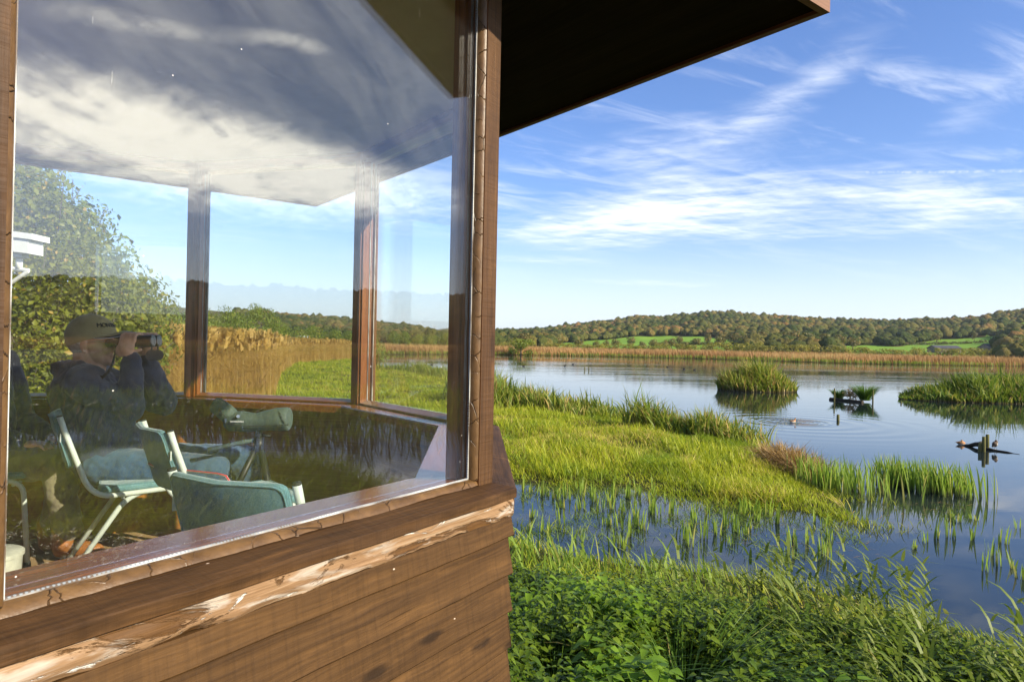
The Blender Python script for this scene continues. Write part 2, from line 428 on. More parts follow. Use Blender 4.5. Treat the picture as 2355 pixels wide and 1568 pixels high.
W_OUT = wood('stained_cladding', (0.035, 0.0165, 0.0047), (0.098, 0.0490, 0.0148), 0.72, 0.85, 0.8, splat=0.004, bump=0.6, gloss=0.2, saw=True)
W_SILL = wood('stained_sill', (0.030, 0.0140, 0.0045), (0.094, 0.0455, 0.0150), 0.7, 0.35, 0.7, splat=0.008, bump=0.6, gloss=0.2, saw=True)
W_PEEL = wood('peeling_board', (0.055, 0.025, 0.0075), (0.150, 0.074, 0.024), 0.6, 0.3, 0.4, peel=0.42, bump=0.8, gloss=0.2)
W_POST = wood('post_timber', (0.040, 0.0180, 0.0060), (0.102, 0.0495, 0.0175), 0.6, 0.6, 0.5, splat=0.0, bump=0.5, gloss=0.25, saw=True)
W_IN = wood('varnished_timber', (0.13, 0.034, 0.006), (0.36, 0.125, 0.024), 0.30, 0.4, 0.1, bump=0.08, gloss=0.5)
W_LEDGE = wood('varnished_ledge', (0.15, 0.042, 0.010), (0.38, 0.125, 0.028), 0.24, 0.3, 0.15, bump=0.06, gloss=0.55)
W_LINE = wood('lining_boards', (0.20, 0.070, 0.014), (0.46, 0.19, 0.040), 0.45, 0.4, 0.2, bump=0.15)
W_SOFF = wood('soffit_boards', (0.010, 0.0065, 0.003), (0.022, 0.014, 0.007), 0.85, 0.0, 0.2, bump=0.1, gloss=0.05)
W_FASC = wood('fascia_boards', (0.10, 0.042, 0.018), (0.22, 0.10, 0.045), 0.6, 0.4, 0.3)
def cracked(name):
    m, nt = material(name)
    uv = nt.n('ShaderNodeTexCoord').outputs['UV']; u, v, _ = nt.xyz(uv)
    n1 = nt.noise(nt.cxyz(nt.mul(u, 22), nt.mul(v, 30), 0), 1.0, 5, 0.65)
    col = nt.ramp(n1, [(0.3, (0.068, 0.034, 0.010)), (0.62, (0.138, 0.074, 0.025)), (0.8, (0.22, 0.130, 0.050))])
    wv = nt.add(nt.mul(u, 19), nt.mul(nt.noise(nt.cxyz(nt.mul(u, 16), nt.mul(v, 90), 3), 1.0, 3), 0.35))
    vo = nt.voro(nt.cxyz(wv, nt.mul(v, 14), 0.0), 1.0, 'DISTANCE_TO_EDGE', 1.0)
    ck = nt.map(vo.outputs['Distance'], 0.0, 0.03, 0.65, 0.0)
    keep = nt.map(nt.noise(nt.cxyz(nt.mul(u, 9), nt.mul(v, 12), 6), 1.0, 2), 0.38, 0.52)
    ck = nt.mul(ck, keep)
    col = nt.mix(ck, col, (0.025, 0.012, 0.006))
    h = nt.sub(nt.mul(n1, 0.5), nt.mul(ck, 1.5))
    principled(nt, col, 0.42, 0, 0.4, nt.bump(h, 0.9, 0.004))
    return m
M_BEAD = cracked('cracked_bead')
GLASS = glassmat('window_glass', 0.036, dirt=True); GLASS_I = glassmat('window_glass_inner', 0.036)
GLASS_B = glassmat('window_glass_back', 0.06)
def sealmat():
    m, nt = material('white_seal')
    u, v, _ = nt.xyz(nt.n('ShaderNodeTexCoord').outputs['UV'])
    dots = nt.voro(nt.cxyz(nt.mul(u, 160), nt.mul(v, 160), 0), 1.0, 'F1', 0.2).outputs['Distance']
    col = nt.ramp(nt.noise(nt.cxyz(nt.mul(u, 6), nt.mul(v, 40), 0), 1.0, 3), [(0.42, (0.10, 0.07, 0.045)), (0.56, (0.52, 0.53, 0.50))])
    col = nt.mix(nt.map(dots, 0.2, 0.4), (0.22, 0.25, 0.27), col)
    principled(nt, col, 0.4, 0, 0.5)
    return m
SEAL = sealmat()
M_CEIL = plain('ceiling_board', (0.66, 0.63, 0.48), 0.85, 0, 0.2, 0.06, 8)
M_FLOOR = plain('floor_carpet', (0.36, 0.24, 0.12), 0.95, 0, 0.1, 0.25, 260, 0.3)

from mathutils import noise as mnoise
def refine(prof, step):
    out = []
    for k in range(len(prof)):
        a, b = prof[k], prof[(k + 1) % len(prof)]; L = math.hypot(a[0] - b[0], a[1] - b[1]); n = max(1, int(L / step))
        out += [(a[0] + (b[0] - a[0]) * j / n, a[1] + (b[1] - a[1]) * j / n) for j in range(n)]
    return out
def weather(o, i, fn):
    """Wear a timber of wall i: fn(u, h, d) gives how far (m) its skin moves out along the wall's normal and down."""
    t = (PLAN[i + 1] - PLAN[i]).normalized(); n = Vector((t.y, -t.x)); L = Vector(o.parent.location if False else hide.location)
    for v in o.data.vertices:
        w_ = Vector(v.co) + L; q = Vector((w_.x, w_.y)) - PLAN[i]
        dd, dz_ = fn(q.dot(t), (w_.z - EYE) / K, q.dot(n) / K)
        v.co += Vector((n.x * dd, n.y * dd, dz_))
def fbm(x, y, z=0.0, o=4): return mnoise.fractal(Vector((x, y, z)), 0.9, 2.1, o)
hide = empty('bird_hide', (*(vP), 0.3))
tag(hide, 'brown timber bird hide with big glazed bay and peeling sill board', 'bird hide')
HM = hide.matrix_basis.inverted() if False else Matrix.Translation(-Vector(hide.location))
def hp(mb, name, mat, parent=None, auto=None, **kw):   # a part of the hide: built in world coordinates, stored relative to the hide
    mb.v = [tuple(Vector(p) - Vector(hide.location)) for p in mb.v]
    return mb.build(name, mat, parent or hide, auto=auto, **kw)
SOFF = 1.022
win = {}
for i in range(7):
    solid = False
    mb = MB(); u0 = i * 1.7
    # ship-lap boards, each leaning out to its lower edge
    zs = [-0.447, -0.499, -0.596, -0.692, -0.788]
    while zs[-1] > -3.55: zs.append(zs[-1] - 0.097)
    for k in range(1, len(zs)):
        tpd = 0.073 if k > 1 else 0.081
        bt = 0.0885 if k > 1 else 0.0895
        strip(i, refine([(0.03, zs[k - 1]), (tpd, zs[k - 1]), (bt, zs[k] + 0.004), (bt - 0.003, zs[k]), (0.03, zs[k])], 0.024) if i == 1 and k < 12 else [(0.03, zs[k - 1]), (tpd, zs[k - 1]), (bt, zs[k] + 0.004), (bt - 0.003, zs[k]), (0.03, zs[k])], mb, u0=u0 + k * 3.31 + (k * k % 7) * 0.53, nu=90 if i == 1 and k < 12 else 1)
    if solid:
        for k in range(17):
            a, b = -0.36 + k * 0.097, -0.36 + (k + 1) * 0.097
            strip(i, [(0.03, a), (0.09, a), (0.075, b), (0.03, b)], mb, u0=u0 + k * 2.17)
        strip(i, [(-0.05, -0.40), (0.029, -0.40), (0.029, 1.10), (-0.05, 1.10)], mb)
    wall = hp(mb, 'wall', W_OUT, auto=R(25))
    if i == 1: weather(wall, i, lambda u, h, d: ((0.0022 * fbm(u * 2.2, h * 10.3, 3.0) + 0.0012 * fbm(u * 9, h * 40, 7.0)) if d > 0.05 else 0.0, 0.0022 * fbm(u * 3.0, round(h / 0.097), 1.0) if d > 0.05 else 0.0))
    # inner lining below the ledge
    hp(strip(i, [(-0.035, -1.32), (0.0, -1.32), (0.0, -0.40), (-0.035, -0.40)]), 'lining', W_LINE, wall)
    if solid: continue
    pb = strip(i, [(0.03, -0.399), (0.0865, -0.399), (0.0885, -0.405), (0.0875, -0.438), (0.084, -0.446), (0.03, -0.446)], u0=u0, nu=1) if i != 1 else strip(i, refine([(0.03, -0.399), (0.0865, -0.399), (0.0885, -0.405), (0.0875, -0.438), (0.084, -0.446), (0.03, -0.446)], 0.004), u0=u0, nu=260)
    o = hp(pb, 'sill_apron', W_PEEL, wall, auto=R(50)); o['label'] = 'apron board with peeling paint and bare pale timber'
    sb = strip(i, [(-0.03, -0.372), (0.012, -0.362), (0.085, -0.3725), (0.0915, -0.376), (0.094, -0.382), (0.0935, -0.393), (0.090, -0.398), (-0.03, -0.398)], u0=u0) if i != 1 else strip(i, refine([(-0.03, -0.372), (0.012, -0.362), (0.0925, -0.3735), (0.0945, -0.3755), (0.0945, -0.3965), (0.0935, -0.398), (-0.03, -0.398)], 0.008), u0=u0, nu=220)
    o2 = hp(sb, 'sill', W_SILL, wall, auto=R(24))
    if i == 1: weather(o2, 1, lambda u, h, d: ((0.0030 * fbm(u * 3.0, h * 30, 9.0) + 0.0014 * fbm(u * 12, h * 90, 2.0)) if d > 0.06 else 0.0, (0.0016 * fbm(u * 2.0, d * 60, 6.0) + 0.0016 * fbm(u * 2.6, 0, 3.0)) if d > 0.03 else 0.0))
    if i == 1:
        weather(o, 1, lambda u, h, d: ((-0.0065 * max(0.0, fbm(u * 3.0, h * 30, 5.0) + 0.25) - 0.002 * abs(fbm(u * 14, h * 120, 2.0)) if d > 0.06 else 0.0), (0.006 * fbm(u * 4.0, 0.0, 8.0) + 0.003 * fbm(u * 16, 0.0, 4.0) if h < -0.435 and d > 0.05 else 0.0)))
    # window: frame rails, then bead, seal and panes as its pieces
    e = 0.05 * K
    L = (PLAN[i + 1] - PLAN[i]).length
    fr = MB()
    if i != 1: strip(i, [(-0.072, -0.3545), (-0.018, -0.340), (-0.018, -0.3625), (-0.072, -0.3625)], fr, s0=e, s1=-e)
    fr2 = MB()
    strip(i, [(-0.075, 1.018), (0.022, 1.018), (0.022, 1.075), (-0.075, 1.075)], fr2, s0=e, s1=-e)
    win[i] = hp(fr if i != 1 else fr2, 'window', W_IN)
    if i != 1: hp(fr2, 'head_rail', W_IN, win[i])
    bd = MB()
    strip(i, [(0.004, -0.3480), (0.014, -0.3495), (0.024, -0.3545), (0.028, -0.3625), (0.004, -0.3625)], bd, s0=e, s1=-e, u0=u0, nu=200 if i == 1 else 1)
    ang = [(0.004, 0.0), (0.014, 0.001), (0.024, 0.006), (0.027, 0.014), (0.004, 0.014)]
    for end in (0, 1):
        ss = e if end == 0 else L - e
        sg = 1 if end == 0 else -1
        for k in range(4):
            p, q = ang[k], ang[k + 1]
            a = along(i, ss + sg * (0.014 - p[1]) * K, p[0]); b = along(i, ss + sg * (0.014 - q[1]) * K, q[0])
            bd.face([(a.x, a.y, zz(-0.35)), (b.x, b.y, zz(-0.35)), (b.x, b.y, zz(1.02)), (a.x, a.y, zz(1.02))],
                    [(0, k * .012), (0, k * .012 + .012), (1.37 * K, k * .012 + .012), (1.37 * K, k * .012)])
    o3 = hp(bd, 'glazing_bead', M_BEAD, win[i], auto=R(50))
    if i == 1: weather(o3, 1, lambda u, h, d: (0.0, 0.0022 * fbm(u * 5.0, d * 30, 2.0) + 0.0010 * fbm(u * 22, d * 60, 5.0)) if h < -0.345 and d > 0.008 else (0.0, 0.0))
    sl_ = MB()
    strip(i, [(0.0022, -0.349), (0.0022, -0.3445), (0.0045, -0.3450), (0.0065, -0.3475), (0.0065, -0.349)], sl_, s0=e + 0.012, s1=-e - 0.012)
    for ss, sg in ((e, 1), (L - e, -1)):
        for d0, d1, wv in ((0.0022, 0.0065, 0.0172), (-0.022, -0.0165, 0.004)):
            a0, a1 = along(i, ss, d0), along(i, ss + sg * wv * K, d0); b0, b1 = along(i, ss, d1), along(i, ss + sg * wv * K, d1)
            P4 = [a0, a1, b1, b0] if sg > 0 else [a1, a0, b0, b1]
            sl_.prism([tuple(p) for p in P4], zz(-0.3465), zz(1.017))
    hp(sl_, 'seal', SEAL, win[i])
    if i == 1:
        hp(strip(i, [(-0.002, -0.3495), (0.002, -0.3495), (0.002, 1.0175), (-0.002, 1.0175)], s0=e + 0.002, s1=-e - 0.002), 'pane', GLASS, win[i])
        hp(strip(i, [(-0.0155, -0.3395), (-0.0115, -0.3395), (-0.0115, 1.0175), (-0.0155, 1.0175)], s0=e + 0.002, s1=-e - 0.002), 'pane', GLASS_I, win[i])
    else:
        hp(strip(i, [(-0.012, -0.3395), (-0.006, -0.3395), (-0.006, 1.0175), (-0.012, 1.0175)], s0=e + 0.002, s1=-e - 0.002), 'pane', GLASS_B, win[i])
    # ledge inside
    li = -0.0305 if i != 1 else -0.0165
    lg = strip(i, [(-0.180, -0.372), (-0.175, -0.366), (li, -0.366 if i != 1 else -0.352), (li, -0.3985), (-0.031, -0.3985), (-0.031, -0.405), (-0.180, -0.405)], u0=u0)
    hp(lg, 'ledge', W_LEDGE)
for i in range(1, 7):                                   # corner posts
    a, b = PLAN[i - 1], PLAN[i]; t0 = (b - a).normalized(); c = PLAN[i + 1] if i < 7 else None
    e = 0.0505 * K
    pl = []
    A = lambda d: along(i - 1, -e, d); B = lambda d: along(i, e, d)
    pts = [A(0.03), off(i, 0.03), B(0.03), B(-0.03), B(-0.031), B(-0.078), off(i, -0.078), A(-0.078)]
    pts = [A(0.03), off(i, 0.03), B(0.03), B(-0.078), off(i, -0.078), A(-0.078)]
    mb = MB(); mb.prism([tuple(p) for p in pts], zz(-0.3635), zz(1.10))
    o = hp(mb, 'post', [W_POST, W_IN]); me = o.data
    for f in me.polygons:
        c3 = f.center + Vector(hide.location)
        if (Vector((c3.x, c3.y)) - off(i, 0.0)).dot(off(i, 1) - off(i, 0)) < -0.004: f.material_index = 1
    bevel(o, 0.002, 2)
    # slim inner moulding strips on the room side of the post
    for j, (w_, s_) in enumerate(((i - 1, -e - 0.006), (i, e + 0.006))):
        q = [along(w_, s_ - 0.006, -0.035), along(w_, s_ + 0.006, -0.035), along(w_, s_ + 0.006, -0.068), along(w_, s_ - 0.006, -0.068)]
        mb = MB(); mb.prism([tuple(p) for p in q], zz(-0.352), zz(1.018)); hp(mb, 'moulding', W_IN, o)
# floor, ceiling, soffit, roof
inner = [off(k, -0.04) for k in range(8)]
mb = MB(); mb.prism([tuple(p) for p in [off(k, 0.025) for k in range(8)]], FLOOR - 0.12, FLOOR); hp(mb, 'floor', M_FLOOR)
mb = MB(); mb.prism([tuple(p) for p in [off(k, 0.02) for k in range(8)]], zz(1.0765), zz(1.10)); hp(mb, 'ceiling', M_CEIL)
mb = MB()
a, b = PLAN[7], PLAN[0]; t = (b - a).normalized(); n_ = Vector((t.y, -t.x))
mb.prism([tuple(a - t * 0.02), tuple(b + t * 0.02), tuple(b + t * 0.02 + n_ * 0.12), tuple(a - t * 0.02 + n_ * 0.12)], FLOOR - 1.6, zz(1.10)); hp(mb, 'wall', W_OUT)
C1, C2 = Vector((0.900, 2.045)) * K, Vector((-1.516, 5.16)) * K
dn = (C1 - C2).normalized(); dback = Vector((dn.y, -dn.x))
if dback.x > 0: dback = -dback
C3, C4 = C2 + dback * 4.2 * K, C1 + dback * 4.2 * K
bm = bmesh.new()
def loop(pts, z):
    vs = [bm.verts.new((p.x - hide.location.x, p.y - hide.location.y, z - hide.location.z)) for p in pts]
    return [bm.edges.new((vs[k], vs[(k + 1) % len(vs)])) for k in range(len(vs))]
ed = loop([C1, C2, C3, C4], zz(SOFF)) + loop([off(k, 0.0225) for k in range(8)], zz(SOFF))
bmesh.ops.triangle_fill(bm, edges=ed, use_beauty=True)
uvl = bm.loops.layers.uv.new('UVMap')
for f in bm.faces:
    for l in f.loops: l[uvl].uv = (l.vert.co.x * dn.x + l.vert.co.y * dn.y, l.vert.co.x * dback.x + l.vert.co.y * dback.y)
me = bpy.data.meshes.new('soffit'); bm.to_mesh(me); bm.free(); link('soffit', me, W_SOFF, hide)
rect = [C1, C2, C3, C4]
mid = (C1 + C3) / 2
for k in range(4):
    a, b = rect[k], rect[(k + 1) % 4]; t = (b - a).normalized(); n2 = Vector((t.y, -t.x))
    if n2.dot(mid - a) > 0: n2 = -n2
    q = [a - t * 0.0, b + t * 0.022, b + t * 0.022 + n2 * 0.022, a + n2 * 0.022]
    mb = MB()
    for (z0, z1) in ((zz(SOFF) - 0.012, zz(SOFF) + 0.17),):
        L = (b - a).length
        for (p0, p1) in ((q[3], q[2]), (q[1], q[0]), (q[2], q[1]), (q[0], q[3])):
            l_ = (p1 - p0).length
            mb.face([(*p0, z0), (*p1, z0), (*p1, z1), (*p0, z1)], [(0, 0), (l_, 0), (l_, z1 - z0), (0, z1 - z0)])
        mb.face([(*p, z0) for p in q]); mb.face([(*p, z1) for p in q])
    hp(mb, 'fascia', W_FASC)
mb = MB(); mb.prism([tuple(p) for p in (C1, C4, C3, C2)], zz(1.13), zz(1.21)); hp(mb, 'roof', plain('roof_felt', (0.06, 0.06, 0.055), 0.95, 0, 0.1, 0.2, 60))
# ------------------------------------------------------------------ terrain
def poly_sd(P, poly):
    """Signed distance of points P (N,2) to a polygon: positive inside."""
    poly = np.asarray(poly, float); n = len(poly)
    d2 = np.full(len(P), 1e18); ins = np.zeros(len(P), bool)
    for i in range(n):
        a, b = poly[i], poly[(i + 1) % n]; e = b - a
        w_ = P - a; t = np.clip((w_ @ e) / (e @ e + 1e-12), 0, 1)
        q = w_ - t[:, None] * e; d2 = np.minimum(d2, (q ** 2).sum(1))
        c = ((a[1] <= P[:, 1]) & (b[1] > P[:, 1])) | ((b[1] <= P[:, 1]) & (a[1] > P[:, 1]))
        with np.errstate(divide='ignore', invalid='ignore'):
            xi = a[0] + (P[:, 1] - a[1]) / (b[1] - a[1]) * e[0]
        ins ^= c & (P[:, 0] < xi)
    d = np.sqrt(d2); return np.where(ins, d, -d)
G = gnd
LAKE = [(-7, 13.0), G(1190, 1195, .4), G(1300, 1225, .4), G(1500, 1248, .4), G(1700, 1272, .4), G(1900, 1300, .4), G(2100, 1350, .4), G(2355, 1430, .4),
        (8.0, 6.9), (11.5, 5.6), (17.5, 4.5), (21.5, 0), (22, -8), (40, -14), (80, -18), (160, -20), (250, -26), (246, 30), (205, 90), G(2355, 842), G(2227, 841), G(1955, 836), G(1780, 830.5),
        G(1610, 825), G(1400, 820), G(1270, 818), G(1140, 815.5), G(1000, 815), G(880, 815.5),
        (-23.5, 110), G(878, 851), G(960, 853), G(1040, 868), G(1140, 935), G(1290, 947), G(1420, 963), G(1470, 988), G(1600, 1006), G(1735, 1027),
        G(1790, 1062), G(1858, 1112), G(1952, 1180), G(1935, 1194), G(1830, 1170), G(1650, 1152), G(1450, 1117), G(1190, 1106), (-7, 18.2)]
LAKE = np.array(LAKE)
def lake_sd(P): return poly_sd(P, LAKE)
SKY_L = [(-180, 2.0), (-70, 2.2), (-50, 2.4), (-33, 3.3), (-27, 2.75), (-24, 2.55), (-20, 2.25), (-16.4, 2.0), (-14.2, 1.92), (-11.5, 1.7), (-8.5, 1.45), (-5.8, .95), (-4, 0.85), (-1.4, 1.18), (0.6, 1.29), (3.3, 1.48),
         (4.6, 1.73), (6.5, 2.0), (7.8, 2.12), (9.3, 2.35), (10.5, 2.62), (11.8, 2.52), (13.3, 2.72), (15.4, 2.95), (17.7, 2.97), (19.4, 2.82), (21, 2.72), (23.7, 2.55), (26.3, 2.45),
         (28.3, 2.38), (30, 2.42), (31.6, 2.45), (33.4, 2.55), (34.7, 2.75), (35.9, 2.95), (36.9, 3.15), (42, 3.7), (50, 4.1), (60, 4.0), (69, 3.95), (80, 4.0), (94, 4.2), (105, 3.7), (125, 2.5), (180, 2.0)]
sk_a = np.array([a for a, e in SKY_L]); sk_e = np.array([e for a, e in SKY_L])
R0, R1 = 420.0, 1350.0
def hill_top(a): return np.tan(np.radians(np.interp(a, sk_a, sk_e))) * R1 + EYE - 11.0
def height(P):
    x, y = P[:, 0], P[:, 1]
    r = np.hypot(x, y); a = np.degrees(np.arctan2(x, y))
    s = -lake_sd(P)                                  # positive on land
    bump = 0.05 * (np.sin(x * 1.9 + 0.7 * y) + np.sin(y * 2.3 - 0.9 * x) + np.sin(0.7 * x - 1.1 * y))
    land = 0.035 + 0.30 * (1 - np.exp(-np.maximum(s, 0) / 3.0)) + bump * np.clip(s / 2.0, 0, 1)
    rise = np.clip((-x - 6.0) / 14.0, 0, 1) * np.clip((s - 1.0) / 10.0, 0, 1) * np.clip((160 - r) / 60, 0, 1)
    land += 0.42 * rise
    far = np.clip((r - 150) / 60, 0, 1); land = land * (1 - far) + far * 0.25 * np.clip(s / 10, 0, 1)
    near = np.clip((7.0 - np.hypot(x + 1, y - 1)) / 4.0, 0, 1); land += 0.25 * near
    h = np.where(s > 0, land, np.maximum(-0.7, 0.25 * s))
    # hills behind the marsh
    t = np.clip((r - R0) / (R1 - R0), 0, 1)
    prof = t ** 1.55 * (1.25 - 0.25 * t) * np.where(r > R1, np.exp(-((r - R1) / 900) ** 2), 1)
    top = hill_top(a)
    h = np.where(r > R0, h + prof * top, h)
    # a fell a long way off
    fell = np.exp(-((a + 4.5) / 4.6) ** 2) * np.clip((r - 3200) / 800, 0, 1) * np.clip((4700 - r) / 500, 0, 1)
    return h + fell * 100.0
angs = np.radians(np.concatenate([np.arange(-62, 112, 0.3), np.arange(112, 298, 4.0)]))
rad = np.concatenate([np.array([0.0]), np.geomspace(1.2, 70, 170), np.geomspace(72, 330, 60), np.geomspace(345, 1500, 70), np.array([1700, 2100, 2600, 3100, 3500, 3900, 4300, 4800, 6000, 9000])])
AA, RR = np.meshgrid(angs, rad)
gx, gy = (RR * np.sin(AA)).ravel(), (RR * np.cos(AA)).ravel()
gz = height(np.stack([gx, gy], 1))
nA, nR = len(angs), len(rad)
ii = np.arange(nR - 1)[:, None] * nA; jj = np.arange(nA)[None, :]; j2 = (jj + 1) % nA
q0, q1, q2, q3 = (ii + jj), (ii + j2), (ii + nA + j2), (ii + nA + jj)
T = np.concatenate([np.stack([q0, q3, q2], -1).reshape(-1, 3), np.stack([q0, q2, q1], -1).reshape(-1, 3)])
def fields(P):
    """1 where there is pasture on the hillside, else 0 (woods)."""
    r = np.hypot(P[:, 0], P[:, 1]); a = np.degrees(np.arctan2(P[:, 0], P[:, 1]))
    wob = 0.5 * np.sin(a * 2.1) + 0.4 * np.sin(a * 5.3 + 1)
    f1 = (a > 3.2) & (a < 18.4 + wob) & (r > 380) & (r < np.interp(a, [3.2, 6, 9, 12, 15, 18.5], [640, 700, 770, 800, 765, 700]) + 12 * wob)
    f2 = (a > 25.6 + 0.3 * wob) & (a < 35.6) & (r > 380) & (r < np.interp(a, [25.6, 28, 29.5, 31, 32, 33, 35.6], [650, 690, 660, 760, 840, 835, 860]) + 8 * wob)
    f3 = (a > 34.6) & (a < 41) & (r > 860) & (r < np.interp(a, [34.6, 36.2, 41], [900, 1090, 1150]))
    return (f1 | f2 | f3)
gm, nt = material('ground_soil')
geo = nt.n('ShaderNodeNewGeometry').outputs['Position']
fa = nt.attr('field')
gn = nt.noise(geo, 1.4, 5, 0.65)
soil = nt.ramp(gn, [(0.3, (0.030, 0.024, 0.012)), (0.55, (0.050, 0.050, 0.016)), (0.75, (0.075, 0.085, 0.022))])
floorc = nt.ramp(nt.noise(geo, 0.05, 4), [(0.3, (0.075, 0.078, 0.022)), (0.7, (0.125, 0.105, 0.034))])
dist = nt.vm('LENGTH', geo)
gcol = nt.mix(nt.map(dist, 150, 330), soil, floorc)
grass_far = nt.ramp(nt.add(nt.mul(nt.noise(geo, 0.012, 3), 0.6), nt.mul(nt.noise(geo, 0.12, 4), 0.4)), [(0.35, (0.130, 0.235, 0.018)), (0.65, (0.200, 0.330, 0.030))])
gcol = nt.mix(nt.map(fa, 0.4, 0.6), gcol, grass_far)
gcol = nt.mix(nt.map(dist, 2400, 3000), gcol, nt.ramp(nt.noise(geo, 0.004, 4), [(0.35, (0.10, 0.12, 0.08)), (0.65, (0.24, 0.24, 0.20))]))  # distance haze on the fell put into its colour
principled(nt, gcol, 0.95, 0, 0.1, nt.bump(gn, 0.5, 0.1))
gatt = fields(np.stack([gx, gy], 1)).astype(np.float32)
ground = trimesh('ground', np.stack([gx, gy, gz], 1), T, {'field': gatt}, gm, smooth=True); tag(ground, kind='structure')

# water: one sheet over the lake
wm, nt = material('lake_water')
geo = nt.n('ShaderNodeNewGeometry').outputs['Position']
X, Y, _ = nt.xyz(geo)
dist = nt.vm('LENGTH', geo)
calm = nt.noise(nt.cxyz(nt.mul(X, 0.010), nt.mul(Y, 0.035), 0.0), 1.0, 3, 0.55)              # lanes of breeze
calm2 = nt.noise(nt.cxyz(nt.mul(X, 0.03), nt.mul(Y, 0.16), 3.0), 1.0, 3, 0.55)
lane = nt.map(nt.add(nt.mul(calm, 0.6), nt.mul(calm2, 0.4)), 0.46, 0.60)
r1 = nt.noise(nt.cxyz(nt.mul(X, 0.9), nt.mul(Y, 3.2), 0.0), 1.0, 3, 0.6)
r2 = nt.noise(nt.cxyz(nt.mul(X, 0.22), nt.mul(Y, 0.85), 5.0), 1.0, 2, 0.5)
dk = gnd(1823, 970)
rd = nt.m('SQRT', nt.add(nt.m('POWER', nt.sub(X, dk[0]), 2.0), nt.m('POWER', nt.sub(Y, dk[1]), 2.0)))
ring = nt.mul(nt.m('SINE', nt.mul(rd, 16.0)), nt.mul(nt.map(rd, 0.2, 2.6, 1.0, 0.0), 1.0))
ring2 = nt.mul(nt.m('SINE', nt.mul(rd, 5.0)), nt.mul(nt.map(rd, 1.5, 9.0, 0.35, 0.0), 1.0))
amp = nt.add(nt.map(dist, 12, 60, 0.05, 0.13), nt.mul(lane, nt.map(dist, 40, 110, 0.0, 0.55)))
hgt = nt.add(nt.add(nt.mul(r1, 0.012), nt.mul(r2, 0.035)), 0.0)
nrm = nt.bump(nt.mul(hgt, amp), 1.0, 1.0)
nrm = nt.bump(nt.add(nt.mul(ring, 0.010), nt.mul(ring2, 0.010)), 1.0, 1.0, nrm)
wb = nt.n('ShaderNodeBsdfGlossy'); wb.inputs['Roughness'].default_value = 0.015; nt.put(wb.inputs[0], (1, 1, 1)); nt.put(wb.inputs['Normal'], nrm)
wd = nt.n('ShaderNodeBsdfDiffuse'); nt.put(wd.inputs[0], (0.012, 0.018, 0.020))
fr = nt.n('ShaderNodeFresnel'); fr.inputs[0].default_value = 1.33; nt.put(fr.inputs['Normal'], nrm)
mx = nt.n('ShaderNodeMixShader'); nt.put(mx.inputs[0], fr.outputs[0])
nt.t.links.new(wd.outputs[0], mx.inputs[1]); nt.t.links.new(wb.outputs[0], mx.inputs[2]); nt.t.links.new(mx.outputs[0], nt.out.inputs[0])
mb = MB(); mb.face([(-400, -60, 0), (420, -60, 0), (420, 330, 0), (-400, 330, 0)])
tag(mb.build('water', wm), kind='structure')

# ------------------------------------------------------------------ blades, leaves, crowns (vectorised)
def blades(P, h, wd, lean_dir, lean, curve=0.5, face=None, tint=None, nseg=2):
    """P (N,3) bases; flat tapering leaves that bend over towards lean_dir."""
    N = len(P); h = np.broadcast_to(h, N); wd = np.broadcast_to(wd, N); lean = np.broadcast_to(lean, N); curve = np.broadcast_to(curve, N)
    ld = np.stack([np.cos(lean_dir), np.sin(lean_dir), np.zeros(N)], 1)
    fa_ = rng.uniform(0, 2 * np.pi, N) if face is None else face
    sd = np.stack([np.cos(fa_), np.sin(fa_), np.zeros(N)], 1)
    ts = np.linspace(0, 1, nseg + 1)
    V = []; tips = []
    for k, t in enumerate(ts):
        c = P + ld * (h * (lean * t + curve * t * t * 0.6))[:, None]
        c[:, 2] = P[:, 2] + h * (t - 0.35 * curve * t * t * t) * np.sqrt(np.clip(1 - (lean * 0.5) ** 2, 0.2, 1))
        wv = wd * (1.0 - t ** 2.2) * (0.75 + 0.5 * t if nseg > 2 else 1.0)
        if k < nseg:
            V += [c - sd * (wv * 0.5)[:, None], c + sd * (wv * 0.5)[:, None]]; tips += [t, t]
        else: V.append(c); tips.append(t)
    nv = len(V); V = np.stack(V, 1).reshape(-1, 3)
    F = []
    for k in range(nseg - 1): F += [(2 * k, 2 * k + 1, 2 * k + 3), (2 * k, 2 * k + 3, 2 * k + 2)]
    k = nseg - 1; F.append((2 * k, 2 * k + 1, 2 * k + 2))
    T = (np.arange(N)[:, None, None] * nv + np.array(F)[None]).reshape(-1, 3)
    ti = rng.random(N) if tint is None else tint
    return V, T, np.repeat(ti, nv), np.tile(np.array(tips), N)
def join(parts):
    Vs, Ts, A, B = [], [], [], []; o = 0
    for V, T, a, b in parts:
        Vs.append(V); Ts.append(T + o); A.append(a); B.append(b); o += len(V)
    return np.concatenate(Vs), np.concatenate(Ts), np.concatenate(A), np.concatenate(B)
def bmesh_obj(name, parts, mat, parent=None):
    V, T, a, b = join(parts) if isinstance(parts, list) else parts
    return trimesh(name, V, T, {'tint': a, 'tip': b}, mat, parent)
